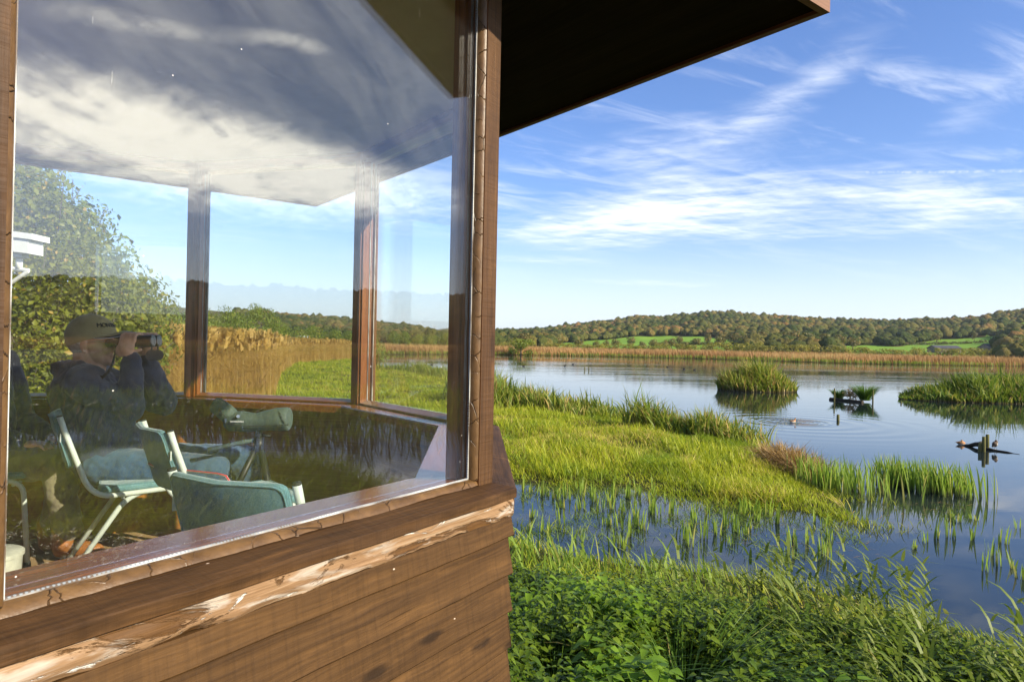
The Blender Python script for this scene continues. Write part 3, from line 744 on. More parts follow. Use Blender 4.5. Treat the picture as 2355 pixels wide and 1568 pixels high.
def inst(tV, tT, P, rz, sc, tint, tip=None, tilt=None, scz=None):
    """Copies of a small template (verts, tris) merged into one mesh."""
    N, n = len(P), len(tV); c, s = np.cos(rz)[:, None], np.sin(rz)[:, None]
    sc = np.broadcast_to(sc, N)[:, None]; sz = sc if scz is None else np.broadcast_to(scz, N)[:, None]
    x, y, z = tV[:, 0][None] * sc, tV[:, 1][None] * sc, tV[:, 2][None] * sz
    if tilt is not None:
        tx, ty = tilt[:, 0:1], tilt[:, 1:2]
        X = x * c - y * s + z * tx; Y = x * s + y * c + z * ty
    else: X = x * c - y * s; Y = x * s + y * c
    V = np.stack([X + P[:, 0:1], Y + P[:, 1:2], z + P[:, 2:3]], -1).reshape(-1, 3)
    T = (np.arange(N)[:, None, None] * n + tT[None]).reshape(-1, 3)
    tp = np.zeros(n) if tip is None else tip
    ti = tint if np.ndim(tint) == 2 else np.repeat(np.asarray(tint)[:, None], n, 1)
    return V, T, ti.ravel(), np.tile(tp, N)
def leaf_cloud(C, Rv, n, size, flat=0.0, shell=0.55, up=0.25, crinkle=0.35, jit=0.55):
    """n small folded leaves spread through ellipsoids with centres C (M,3), radii Rv (M,3)."""
    M = len(C); vol = Rv.prod(1) ** (2 / 3); k = rng.choice(M, n, p=vol / vol.sum())
    d = rng.normal(size=(n, 3)); d /= np.linalg.norm(d, axis=1)[:, None]
    rr = (shell + (1 - shell) * rng.random(n)) ** 0.8 * (1 + 0.18 * rng.normal(size=n) * crinkle)
    P = C[k] + d * Rv[k] * rr[:, None]
    nn = d + np.array([0, 0, up]) + rng.normal(size=(n, 3)) * jit; nn /= np.linalg.norm(nn, axis=1)[:, None]
    a = np.cross(nn, rng.normal(size=(n, 3))); a /= np.linalg.norm(a, axis=1)[:, None] + 1e-9
    b = np.cross(nn, a)
    s = size * rng.uniform(0.6, 1.35, n)[:, None]
    V = np.stack([P - a * s * 0.6, P + b * s * 0.34 + nn * s * 0.10, P + a * s * 0.6, P - b * s * 0.34 + nn * s * 0.10], 1).reshape(-1, 3)
    i = np.arange(n)[:, None] * 4
    T = np.concatenate([i + np.array([[0, 1, 2]]), i + np.array([[0, 2, 3]])], 0)
    ti = np.clip(rng.normal(0.5, 0.24, n), 0, 1)
    return V, T, np.repeat(ti, 4), np.zeros(n * 4), k
def sample_zone(poly, n, near_bias=0.0):
    poly = np.asarray(poly, float); lo, hi = poly.min(0), poly.max(0); out = []
    got = 0
    while got < n:
        P = rng.uniform(lo, hi, (n * 2, 2))
        if near_bias:
            r = np.hypot(P[:, 0], P[:, 1]); P = P[rng.random(len(P)) < np.clip((near_bias / r) ** 1.6, 0, 1)]
        P = P[poly_sd(P, poly) > 0]; out.append(P); got += len(P)
        if len(P) == 0: break
    return np.concatenate(out)[:n]
def on_ground(P, dz=0.0): return np.column_stack([P, height(P) + dz])
# ------------------------------------------------------------------ plants
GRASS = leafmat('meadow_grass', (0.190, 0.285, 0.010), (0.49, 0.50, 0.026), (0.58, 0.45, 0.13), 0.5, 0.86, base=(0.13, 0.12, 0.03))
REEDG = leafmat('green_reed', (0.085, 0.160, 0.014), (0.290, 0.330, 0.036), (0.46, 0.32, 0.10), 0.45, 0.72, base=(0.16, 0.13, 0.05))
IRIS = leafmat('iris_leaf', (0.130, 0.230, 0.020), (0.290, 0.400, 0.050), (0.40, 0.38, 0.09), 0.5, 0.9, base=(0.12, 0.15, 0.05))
REEDB = leafmat('golden_reed', (0.44, 0.275, 0.060), (0.62, 0.43, 0.115), (0.70, 0.54, 0.21), 0.55, 0.75)
REEDF = leafmat('russet_reed', (0.30, 0.160, 0.050), (0.46, 0.265, 0.090), (0.42, 0.32, 0.10), 0.3, 0.8)
DEAD = leafmat('dead_reed', (0.20, 0.115, 0.032), (0.42, 0.27, 0.085), (0.56, 0.41, 0.18), 0.25, 0.8)
NETTLE = leafmat('nettle_leaf', (0.050, 0.098, 0.006), (0.195, 0.275, 0.018), (0.31, 0.33, 0.05), 0.35, 0.93, 0.42)
LIME = leafmat('lime_leaf', (0.12, 0.235, 0.014), (0.235, 0.37, 0.026), (0.33, 0.36, 0.06), 0.45, 0.95, 0.45)
SEDGE = leafmat('tussock_leaf', (0.060, 0.140, 0.014), (0.150, 0.260, 0.030), (0.32, 0.28, 0.09), 0.4, 0.93, 0.4)
PHRAG = leafmat('leafy_reed', (0.100, 0.160, 0.020), (0.250, 0.300, 0.050), (0.44, 0.32, 0.11), 0.45, 0.82)
BARK = plain('bark', (0.10, 0.085, 0.065), 0.9, 0, 0.1, 0.3, 14, 0.4)
TWIG = plain('reed_mud', (0.05, 0.035, 0.020), 0.95, 0, 0.1, 0.4, 8)

def patch(P, s=0.25, o=0.0):      # slow variation over the ground, 0..1
    x, y = P[:, 0] * s + o, P[:, 1] * s - o
    return 0.5 + 0.25 * (np.sin(x * 1.7 + 1.3 * np.sin(y * 0.9)) + np.sin(y * 1.3 + 1.7 * np.sin(x * 0.6)))
RBED = np.array([(-8.2, 11), (-9.4, 20), (-12.4, 36), (-18.5, 55), (-25, 80), (-27.5, 118), (-30, 150), (-70, 190), (-140, 170), (-90, 60), (-34, 18), (-20, 9)])

# meadow
def polar(n, a0, a1, r0, r1):
    a = np.radians(rng.uniform(a0, a1, n)); r = np.exp(rng.uniform(np.log(r0), np.log(r1), n)); return np.stack([r * np.sin(a), r * np.cos(a)], 1)
P = polar(420000, -42, 32, 13.6, 125)
s = -lake_sd(P); P = P[(s > -0.12 + 0.1 * rng.random(len(P))) & (P[:, 1] > 13.4) & ~((P[:, 1] < 14.8) & (P[:, 0] < 5))]
P = P[poly_sd(P, RBED) < 0.6][:190000]
r = np.hypot(P[:, 0], P[:, 1]); n = len(P)
pt = patch(P, 0.5) * 0.6 + patch(P, 1.7, 3) * 0.4
ti = np.clip(0.02 + 0.78 * pt + rng.normal(0, 0.19, n), 0, 0.995)
gp = np.array(gnd(1330, 1030)); tan = np.exp(-((P - gp) / np.array([3.0, 3.0])) ** 2).prod(1)
ti = np.where(rng.random(n) < tan * 0.6, 0.9 + 0.1 * rng.random(n), ti)
hh = (0.10 + 0.16 * patch(P, 0.9, 7) + 0.10 * rng.random(n)) * (1 + 0.3 * np.clip((r - 25) / 40, 0, 1))
hh *= np.clip((-lake_sd(P) + 0.25) / 0.9, 0.45, 1)
parts = [blades(on_ground(P, -0.02), hh, 0.010 + 0.00052 * r, rng.normal(2.6, 1.6, n), rng.uniform(0.05, 0.55, n), rng.uniform(0.1, 0.8, n), tint=ti)]
# taller leaves standing in the meadow
Q = P[(patch(P, 0.8, 11) > 0.55)]; Q = Q[rng.choice(len(Q), min(9000, len(Q)), replace=False)]; m = len(Q)
parts.append(blades(on_ground(Q), rng.uniform(0.25, 0.62, m), 0.018 + 0.0004 * np.hypot(Q[:, 0], Q[:, 1]), rng.normal(2.8, 1.6, m), rng.uniform(0.02, 0.3, m), 0.4, tint=np.clip(rng.normal(0.5, 0.2, m), 0, 1), nseg=3))
# ragged wet margin
M_ = polar(220000, -20, 32, 13, 45); sm = lake_sd(M_); M_ = M_[(sm > 0) & (sm < 1.6) & (M_[:, 1] > 12.5) & (rng.random(len(M_)) < 0.75 * np.exp(-sm * 2.2) * (patch(M_, 1.6, 5) > 0.42))][:16000]; m = len(M_)
parts.append(blades(np.column_stack([M_, np.full(m, -0.02)]), rng.uniform(0.06, 0.28, m), 0.018, rng.uniform(0, 6.28, m), rng.uniform(0.05, 0.8, m), 0.6, tint=np.clip(rng.normal(0.35, 0.25, m), 0, 1)))
# rank tufts, some gone to straw
Q = P[(patch(P, 1.15, 21) > 0.62)]; Q = Q[rng.choice(len(Q), min(15000, len(Q)), replace=False)]; m = len(Q)
parts.append(blades(on_ground(Q), rng.uniform(0.18, 0.46, m), 0.013 + 0.0005 * np.hypot(Q[:, 0], Q[:, 1]), rng.normal(2.2, 1.3, m), rng.uniform(0.1, 0.9, m), rng.uniform(0.3, 1.3, m), tint=np.where(patch(Q, 0.45, 2) > 0.55, np.clip(rng.normal(0.93, 0.08, m), 0, 1), np.clip(rng.normal(0.08, 0.1, m), 0, 1)), nseg=3))
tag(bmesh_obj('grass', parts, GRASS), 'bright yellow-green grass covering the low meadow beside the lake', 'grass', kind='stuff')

# golden reed bed on the left
def reed_template(seed, h=2.7, lod=1.0):
    g = np.random.default_rng(seed); V = []; T = []; tp = []
    def tri(a, b, c, t): i = len(V); V.extend([a, b, c]); T.append((i, i + 1, i + 2)); tp.extend([t] * 3)
    w_ = 0.011 * lod
    top = np.array([0.10, 0.03, h])
    for d in (np.array([1, 0, 0]), np.array([0, 1, 0])):
        tri(-d * w_, d * w_, top, 0.3)
    for k in range(5):                                            # hanging plume
        a = g.uniform(0, 6.28); dd = np.array([math.cos(a) * 0.05 + 0.10, math.sin(a) * 0.05, -0.02 + 0.03 * k])
        tri(top + [0, 0, -0.20 + 0.05 * k], top + np.array([0.02, 0.02, -0.10 + 0.05 * k]), top + dd * (1.0 + 0.2 * k) + [0.04, 0, -0.12 + 0.03 * k], 1.0)
        tri(top + [0, 0.01, -0.15 + 0.05 * k], top + np.array([-0.02, 0.03, -0.05 + 0.05 * k]), top + dd * 1.3 + [0.03, 0.03, -0.06], 1.0)
    for k in range(5):
        z = h * (0.25 + 0.13 * k + g.uniform(-.04, .04)); a = g.uniform(0, 6.28); L = g.uniform(0.28, 0.45)
        p = np.array([0.10 * z / h, 0.03 * z / h, z]); d = np.array([math.cos(a), math.sin(a), 0.0]); q = np.array([-d[1], d[0], 0]) * 0.014 * lod
        tri(p - q, p + q, p + d * L * 0.7 + [0.08, 0, L * 0.35], 0.5)
    return np.array(V), np.array(T), np.array(tp)
def reed_mass(name, P, hs, mat, label, lod, tint, tpl=4, h=2.7):
    parts = []; kk = rng.integers(0, tpl, len(P))
    for k in range(tpl):
        V, T, tp = reed_template(40 + k, h, lod); sel = kk == k
        tl = rng.normal(0, 0.05, (sel.sum(), 2)); tl[:, 0] -= 0.03
        pr = on_ground(P[sel]); 
        parts.append(inst(V, T, pr, rng.normal(2.9, 0.7, sel.sum()), 1.0, tint[sel], tp, tl, hs[sel] / h))
    return bmesh_obj(name, parts, mat)
P = polar(480000, -64, -7, 10, 150); sd = poly_sd(P, RBED); P = P[(sd > 0) & ((sd < 6) | (rng.random(len(P)) < 0.4))][:80000]
r = np.hypot(P[:, 0], P[:, 1])
gl = height(P)
hs = np.clip((EYE - 0.02 - 0.02 * patch(P, 0.2) + rng.normal(0, 0.17, len(P)) - gl) * np.clip(1 - 0.0008 * (r - 20), 0.9, 1.05), 1.6, 3.4)
ti = np.clip(0.35 + 0.35 * (patch(P, 0.35) - 0.5) + rng.normal(0, 0.2, len(P)) + 0.25 * np.exp(-poly_sd(P, RBED) / 2.0) * (P[:, 0] < -12), 0, 1)  # paler tint along the edge paints in the sunlit cut face
for q, (lo, hi, lod) in enumerate(((0, 22, 0.9), (22, 50, 1.3), (50, 400, 2.4))):
    sel = (r >= lo) & (r < hi)
    if q == 0: acc = []
    kk = rng.integers(0, 4, sel.sum()); idx = np.nonzero(sel)[0]
    for k in range(4):
        V, T, tp = reed_template(40 + k, 2.7, lod); s_ = idx[kk == k]
        tl = rng.normal(0, 0.05, (len(s_), 2)); tl[:, 0] -= 0.03
        acc.append(inst(V, T, on_ground(P[s_]), rng.normal(2.9, 0.7, len(s_)), 1.0, ti[s_], tp, tl, hs[s_] / 2.7))
tag(bmesh_obj('reeds', acc, REEDB), 'tall golden reed bed behind the far windows of the hide', 'reeds', kind='stuff')

# russet reed band along the far shore
def far_tufts(P, hgt, wid, n_blade, tint):
    V = []; T = []; ti = []; tp = []
    N = len(P)
    for k in range(n_blade):
        a = rng.uniform(0, np.pi, N); o = rng.normal(0, 0.35, (N, 2)) * wid[:, None]
        base = np.column_stack([P[:, 0] + o[:, 0], P[:, 1] + o[:, 1], height(P) - 0.05])
        yield blades(base, hgt * rng.uniform(0.75, 1.08, N), wid * rng.uniform(0.25, 0.6, N), rng.normal(2.8, 0.5, N), rng.uniform(0, 0.12, N), 0.12, a, np.clip(tint + rng.normal(0, 0.20, N), 0, 1))
FB = polar(260000, -30, 110, 175, 345); sd = -lake_sd(FB); FB = FB[(sd > 0.2) & ((sd < 9) | (rng.random(len(FB)) < 0.30))][:46000]
sd = -lake_sd(FB); r = np.hypot(FB[:, 0], FB[:, 1])
hg = np.where(sd < 4, 1.5 + 0.35 * patch(FB, 0.15), 2.15 + 0.75 * patch(FB, 0.07)) * (0.85 + 0.3 * rng.random(len(FB)))
green = sd < 3.2 + 4.0 * (patch(FB, 0.06, 5) - 0.5)
tag(bmesh_obj('reeds', list(far_tufts(FB[~green], hg[~green], 0.32 + 0 * r[~green], 3, 0.1 + 0.8 * patch(FB[~green], 0.05))), REEDF), 'russet reed belt along the far shore of the lake', 'reeds', kind='stuff')
tag(bmesh_obj('reeds', list(far_tufts(FB[green], hg[green] * 0.8, 0.30 + 0 * r[green], 3, 0.25 + 0.45 * patch(FB[green], 0.1))), REEDG), 'green reed fringe at the water line of the far shore', 'reeds', kind='stuff')

# clumps of tall green reed
def clump(name, label, cat, P, h, wd, mat, lean=0.25, curve=0.7, dirn=2.7, tint=None, dz=0.0, group=None, extra=None):
    h = h * (0.55 + 0.62 * patch(P, 1.3, 17)) if cat == 'reeds' else h
    n = len(P); B = on_ground(P) if dz is None else np.column_stack([P, np.maximum(height(P), 0) + dz])
    nb = blades(B, h * rng.uniform(0.65, 1.1, n), wd * rng.uniform(0.7, 1.25, n), rng.normal(dirn, 1.5, n), rng.uniform(0.02, 1.4 * lean, n), rng.uniform(0.05, 1.5 * curve, n) * 0.8,
                tint=np.clip(rng.normal(0.42, 0.24, n), 0, 1) if tint is None else tint, nseg=3)
    c = P.mean(0)
    V, T, a, b = join([nb] + (extra or [])); V = V - np.array([c[0], c[1], 0.0])
    o = trimesh(name, V, T, {'tint': a, 'tip': b}, mat); o.location = (c[0], c[1], 0)
    return tag(o, label, cat, group)
def along_line(pts, n, w):
    pts = np.array(pts, float); seg = np.linalg.norm(np.diff(pts, axis=0), axis=1); cum = np.concatenate([[0], np.cumsum(seg)])
    t = rng.random(n) * cum[-1]; k = np.clip(np.searchsorted(cum, t) - 1, 0, len(seg) - 1); f = (t - cum[k]) / seg[k]
    return pts[k] + (pts[k + 1] - pts[k]) * f[:, None] + rng.normal(0, 1, (n, 2)) * w, t / cum[-1]
P, t = along_line([G(1085, 925), G(1170, 945), G(1290, 952), G(1425, 966)], 3300, 0.75)
clump('reed_clump', 'long clump of green and yellow reeds just right of the corner post', 'reeds', P, np.interp(t, [0, .25, .45, .7, 1], [2.3, 2.4, 1.7, 1.4, 0.7]), 0.072, REEDG, 0.20, 0.7, tint=np.clip(rng.normal(0.52, 0.34, len(P)), 0, 1))
P, t = along_line([G(880, 858), G(960, 861), G(1050, 876)], 2200, 0.9)
clump('reed_clump', 'low reed fringe at the meadow edge seen through the window beside the corner post', 'reeds', P, np.interp(t, [0, .4, 1], [0.9, 1.5, 0.9]), 0.06, REEDG, 0.2, 0.6)
P, t = along_line([G(1468, 990), G(1500, 994), G(1600, 1006), G(1690, 1018), G(1728, 1026)], 1700, 0.42)
clump('reed_clump', 'arching reed clump with dark base on the meadow point', 'reeds', P, np.interp(t, [0, .12, .3, .7, 1], [2.2, 1.8, 1.4, 1.4, 0.7]), 0.062, REEDG, 0.22, 0.8, tint=np.clip(rng.normal(0.52, 0.34, len(P)), 0, 1))
for (cx, cy), (rx, ry), n, h, lab, tc in ((gnd(1741, 898), (3.3, 2.2), 2700, 2.9, 'rounded island of green and yellow reeds standing in the open lake', 0.60),
                                     (gnd(2300, 922), (7.6, 2.8), 6000, 2.8, 'long low island of dark reeds at the right edge of the lake', 0.30)):
    a = rng.uniform(0, 6.28, n); q = np.sqrt(rng.random(n)); P = np.stack([cx + rx * q * np.cos(a), cy + ry * q * np.sin(a)], 1)
    hx = h * np.sqrt(np.clip(1.12 - q ** 2.6, 0.12, 1)) * (0.5 + 0.7 * patch(P, 1.1, cx))
    if rx > 5: hx *= np.interp(P[:, 0], [cx - rx, cx - rx * 0.3, cx + rx], [0.45, 0.85, 1.1])
    m = 240; th = np.linspace(0, 6.28, 25)[:-1]; V = [(cx, cy, 0.22)] + [(cx + rx * 0.97 * math.cos(u), cy + ry * 0.97 * math.sin(u), -0.05) for u in th] + [(cx + rx * 0.7 * math.cos(u), cy + ry * 0.7 * math.sin(u), 0.20) for u in th]
    T = [(0, 25 + k, 25 + (k + 1) % 24) for k in range(24)] + [(1 + k, 1 + (k + 1) % 24, 25 + (k + 1) % 24) for k in range(24)] + [(1 + k, 25 + (k + 1) % 24, 25 + k) for k in range(24)]
    mound = (np.array(V), np.array(T), np.full(len(V), 0.0), np.full(len(V), 0.0))
    clump('reed_island', lab, 'reed island', P, hx, 0.12, REEDG, 0.22, 0.8, tint=np.clip(rng.normal(tc, 0.36, n), 0, 1), dz=0.0, extra=[mound])
P, t = along_line([G(1795, 1070), G(1840, 1088), G(1885, 1100)], 1500, 0.28)
clump('reed_clump', 'collapsed heap of dead brown reeds at the tip of the meadow', 'dead reeds', P, 0.95, 0.030, DEAD, 0.6, 1.7, dz=None)
# iris beds
P = np.concatenate([along_line([G(1880, 1110), G(1935, 1125), G(1990, 1140)], 260, 0.42)[0]])
clump('iris_bed', 'loose stand of pale green iris leaves beside the dead brown reeds', 'iris', P, 0.85, 0.044, IRIS, 0.10, 0.25, dz=-0.03, tint=np.clip(rng.normal(0.6, 0.3, len(P)), 0, 1))
P = np.concatenate([along_line([G(2025, 1110), G(2120, 1125), G(2225, 1142)], 470, 0.34)[0]])
clump('iris_bed', 'dense row of tall upright iris leaves standing in the lake', 'iris', P, 0.88, 0.044, IRIS, 0.10, 0.25, dz=-0.03, tint=np.clip(rng.normal(0.6, 0.3, len(P)), 0, 1))
# single iris shoots in the flooded inlet and the shallows
proto = []
for k in range(4):
    n = rng.integers(4, 8); q = rng.normal(0, 0.05, (n, 2))
    V, T, a, b = blades(np.column_stack([q, np.full(n, -0.04)]), rng.uniform(0.22, 0.58, n), 0.038, rng.uniform(0, 6.28, n), rng.uniform(0, 0.11, n), 0.10, tint=np.clip(rng.normal(0.75, 0.2, n), 0, 1), nseg=3)
    me_o = trimesh('iris_clump', V, T, {'tint': a, 'tip': b}, IRIS); proto.append(me_o)
spots = []
INLET = [G(1195, 1225), G(1300, 1250), G(1700, 1285), G(1900, 1290), G(1990, 1250), G(1930, 1205), G(1830, 1180), G(1650, 1162), G(1450, 1126), G(1195, 1118)]
ip = sample_zone(INLET, 84); spots += [(p[0], p[1], rng.uniform(0.5, 1.15), 0) for p in ip]
for (x, y, s_) in ((1545, 1182, 1), (1590, 1195, 1.1), (1625, 1190, .9), (1410, 1150, .9), (1500, 1165, 1), (2130, 1248, .6), (2150, 1238, .8), (2180, 1235, 1.0), (2235, 1240, .9), (2275, 1275, .8), (2290, 1300, 1.0), (2310, 1250, .8), (2328, 1305, .6), (2262, 1310, .9), (2190, 1190, .5), (2205, 1200, .5), (2240, 1195, .5), (2340, 1215, .6), (2100, 1262, .4), (2345, 1330, .6)):
    q = gnd(x, y); spots.append((q[0], q[1], s_, 1))
for k, (x, y, s_, g) in enumerate(spots):
    o = proto[k] if k < 4 else proto[k % 4].copy()
    if k >= 4: COL.objects.link(o)
    o.location = (x, y, 0); o.rotation_euler = (0, 0, rng.uniform(0, 6.28)); o.scale = (1, 1, s_)
    if g == 0: tag(o, 'short tuft of green iris leaves poking out of the flooded inlet', 'iris', 'iris tufts in the flooded inlet')
    else: tag(o, 'lone iris tuft standing in the open shallows of the lake', 'iris', 'iris tufts in the open shallows')
# fine weed and litter in the inlet
P = sample_zone(INLET, 5200); P = P[rng.random(len(P)) < 0.25 + 0.75 * (patch(P, 1.3, 2) > 0.5)]; n = len(P)
tag(bmesh_obj('water_weed', [blades(np.column_stack([P, np.full(n, -0.01)]), rng.uniform(0.04, 0.20, n), 0.012, rng.uniform(0, 6.28, n), rng.uniform(0.1, 1.2, n), 0.9, tint=np.clip(rng.normal(0.35, 0.25, n), 0, 1))], IRIS), 'sparse green weed poking through the flooded inlet', 'water weed', kind='stuff')
LIT = [G(1500, 1180), G(1900, 1210), G(2010, 1190), G(2080, 1150), G(2230, 1160), G(2050, 1215), G(1990, 1260), G(2080, 1290), G(1960, 1285), G(1700, 1262)]
P = sample_zone(LIT, 170); n = len(P)
tag(bmesh_obj('litter', [blades(np.column_stack([P, np.full(n, 0.006)]), 0.012 * np.ones(n), 0.012, rng.normal(0.3, 0.5, n), rng.uniform(4, 26, n), 0.0, rng.uniform(0, 3.1, n))], DEAD), 'dead stalks and leaf litter floating on the shallows', 'litter', kind='stuff')

# near bank: rank grass
BANK = [(-1.6, 7.2), (-1.6, 12.9), G(1190, 1193, .4), G(1300, 1223, .4), G(1500, 1246, .4), G(1700, 1270, .4), G(1900, 1298, .4), G(2100, 1348, .4), G(2355, 1428, .4), (8.0, 6.9), (11.5, 5.6), (17.5, 4.5), (21.5, 0), (21, -12), (6, -12), (7.0, 3.2), (4.6, 5.2), (3.0, 6.6), (1.6, 7.4)]
P = sample_zone(BANK, 52000); n = len(P)
P = P[-lake_sd(P) > -0.25 * rng.random(n)]; n = len(P)
hh = (0.12 + 0.20 * patch(P, 1.1, 4) * rng.random(n) + 0.10 * rng.random(n)) * np.where(P[:, 0] > 9, 2.3, 1.0)
tag(bmesh_obj('grass', [blades(on_ground(P, -0.03), hh, 0.012 + 0.010 * rng.random(n), rng.normal(2.4, 1.0, n), rng.uniform(0.05, 0.6, n), rng.uniform(0.2, 1.0, n), tint=np.clip(0.15 + 0.5 * patch(P, 1.2) + rng.normal(0, 0.2, n), 0, 1), nseg=3)], GRASS), 'rank grass on the near bank between nettles and inlet', 'grass', kind='stuff')
P = sample_zone([(-1.2, 8.2), (-1.0, 12.3), G(1300, 1236, .4), G(1620, 1275, .4), (3.6, 8.8), (2, 7.8)], 420); n = len(P)
tag(bmesh_obj('iris_leaves', [blades(on_ground(P, -0.05), rng.uniform(0.32, 0.80, n), 0.044, rng.normal(2.6, 1.2, n), rng.uniform(0.02, 0.4, n), rng.uniform(0.1, 0.8, n), tint=np.clip(rng.normal(0.6, 0.22, n), 0, 1), nseg=4)], IRIS), 'tall iris leaves crowding the near bank beside the hide', 'iris', kind='stuff')

# nettles
def nettle(seed, broad=1.0, h=1.0):
    g = np.random.default_rng(seed); V = []; T = []; tp = []; tn = []
    def add(vs, ts, t, c): o = len(V); V.extend(vs); T.extend([tuple(q + o for q in k) for k in ts]); tp.extend([t] * len(vs)); tn.extend([c] * len(vs))
    lean = np.array([g.normal(0, .06), g.normal(0, .06)])
    for d in ((1, 0), (0, 1)):
        add([np.array([-d[0] * .005, -d[1] * .005, 0]), np.array([d[0] * .005, d[1] * .005, 0]), np.array([lean[0], lean[1], h])], [(0, 1, 2)], 0.0, -0.25)
    nl = 9
    for k in range(nl):
        z = h * (0.36 + 0.64 * (k + 0.5) / nl); a0 = (k % 2) * 1.57 + g.normal(0, .25)
        L = (0.155 - 0.085 * (k / nl) ** 1.5) * g.uniform(.85, 1.15) * broad; W = L * 0.30 * (1.25 if broad > 1.2 else 1)
        for s_ in (0, math.pi):
            a = a0 + s_ + g.normal(0, .15); d = np.array([math.cos(a), math.sin(a), 0]); q = np.array([-d[1], d[0], 0])
            p = np.array([lean[0] * z / h, lean[1] * z / h, z]); dr = g.uniform(-.55, .05)
            up = np.array([0, 0, 1.0])
            c1 = p + d * L * 0.22 + up * L * 0.10; c2 = p + d * L * 0.60 + up * L * (0.10 + dr * 0.35); c3 = p + d * L * 1.05 + up * L * dr
            fold = up * W * 0.32
            vs = [c1 - d * L * .05, c1 + d * L * .12 - q * W * .9 + fold, c1 + d * L * .12 + q * W * .9 + fold, c2, c2 - q * W * .72 + fold * .8, c2 + q * W * .72 + fold * .8, c3]
            ts = [(0, 3, 1), (0, 2, 3), (1, 3, 4), (2, 5, 3), (3, 6, 4), (3, 5, 6)]
            add(vs, ts, 0.5, g.normal(0, 0.13) + 0.16 * (k / nl))
    return np.array(V), np.array(T), np.array(tp), np.array(tn)
NZ = [(-2.2, 2.6), (-2.2, 8.5), (0.0, 8.9), (1.4, 8.6), (2.7, 7.8), (4.2, 7.3), (5.8, 6.2), (7.9, 4.9), (9.8, 2.9), (9, -2.5), (2.0, -0.5), (0.8, 2.2)]
P = sample_zone(NZ, 9500)
P = P[(np.hypot(P[:, 0] - 0.42, P[:, 1] - 5.6) > 0.34) & (np.hypot(P[:, 0] - 1.50, P[:, 1] - 5.7) > 0.42)]
hz = 0.55 + 0.34 * patch(P, 0.9, 1.0) + rng.normal(0, 0.07, len(P))
hz *= np.clip((poly_sd(P, NZ) + 0.5) / 1.2, 0.5, 1)
lime = np.zeros(len(P), bool)
for (x, y, rr) in ((0.95, 5.35, 0.34), (1.0, 6.4, 0.34), (0.6, 7.2, 0.3), (0.1, 6.6, 0.25), (2.2, 5.0, 0.25)): lime |= np.hypot(P[:, 0] - x, P[:, 1] - y) < rr * (0.6 + 0.8 * rng.random(len(P)))
for flag, mat, nm, lab, cat, br in ((False, NETTLE, 'nettles', 'bed of dark green nettles filling the near bank below the hide', 'nettles', 1.0), (True, LIME, 'lime_weeds', 'patches of lime-green broad-leaved weeds among the nettles', 'weeds', 1.35)):
    acc = []; S = P[lime == flag]; hS = hz[lime == flag]; kk = rng.integers(0, 5, len(S))
    for k in range(5):
        V, T, tp, tn = nettle(80 + k + 10 * flag, br); q = S[kk == k]; nq = len(q)
        base = np.clip(0.30 + 0.35 * (patch(q, 1.2, 6) - 0.5) + rng.normal(0, 0.10, nq), 0, 1)
        tl = rng.normal(0, 0.08, (nq, 2))
        acc.append(inst(V, T, on_ground(q, -0.03), rng.uniform(0, 6.28, nq), rng.uniform(0.75, 1.15, nq), np.clip(base[:, None] + tn[None], 0, 1), tp, tl, hS[kk == k]))
    tag(bmesh_obj(nm, acc, mat), lab, cat, kind='stuff')
# two big grass tussocks in the nettles
for (x, y), n, lab in (((0.42, 5.6), 420, 'arching dark green grass tussock beside the corner of the cladding'), ((1.50, 5.7), 420, 'fountain-shaped grass tussock in the middle of the nettle bed')):
    a = rng.uniform(0, 6.28, n); q = np.abs(rng.normal(0, 0.10, n)); P = np.stack([x + q * np.cos(a), y + q * np.sin(a)], 1)
    B = on_ground(P); V, T, ti_, tp = blades(B, rng.uniform(0.75, 1.25, n), 0.013, a + rng.normal(0, .4, n), rng.uniform(0.1, 0.55, n), rng.uniform(0.5, 1.5, n), tint=np.clip(rng.normal(0.5, 0.22, n), 0, 1), nseg=5)
    V = V - np.array([x, y, 0.0]); o = trimesh('grass_tussock', V, T, {'tint': ti_, 'tip': tp}, SEDGE); o.location = (x, y, 0); tag(o, lab, 'grass tussock')
# leafy reeds leaning over the nettles on the right
def leafy(seed):
    g = np.random.default_rng(seed); h = 1.0
    nl = 10; parts = []
    st = blades(np.zeros((2, 3)), np.array([h, h]), 0.009, np.array([2.9, 2.9]), 0.06, 0.14, np.array([0., 1.57]), np.array([0.35, 0.35]), 3)
    parts.append(st)
    z = np.linspace(0.22, 0.97, nl); B = np.column_stack([-(0.06 * z + 0.084 * z * z) * h, 0.02 * z, z * h * 0.99])
    dirs = np.where(np.arange(nl) % 2 == 0, 2.4, 4.0) + g.normal(0, .6, nl)
    parts.append(blades(B, g.uniform(0.15, 0.27, nl), 0.034, dirs, g.uniform(0.4, 1.15, nl), g.uniform(0.2, 1.0, nl), dirs + 1.57, np.clip(g.normal(0.5, .25, nl), 0, 1), 3))
    return join(parts)
RZ1 = [(3.2, 7.6), (4.4, 7.3), (6.0, 6.4), (7.6, 4.9), (6.6, 3.0), (4.0, 3.8), (2.9, 5.0), (2.5, 6.6)]
P = np.concatenate([sample_zone(RZ1, 140), sample_zone([(1.0, 8.4), (3.4, 8.3), (3.4, 7.2), (1.4, 7.6)], 26), sample_zone([(3.3, 8.4), (4.9, 8.0), (4.4, 7.0), (3.0, 7.4)], 34)])
acc = []; kk = rng.integers(0, 6, len(P))
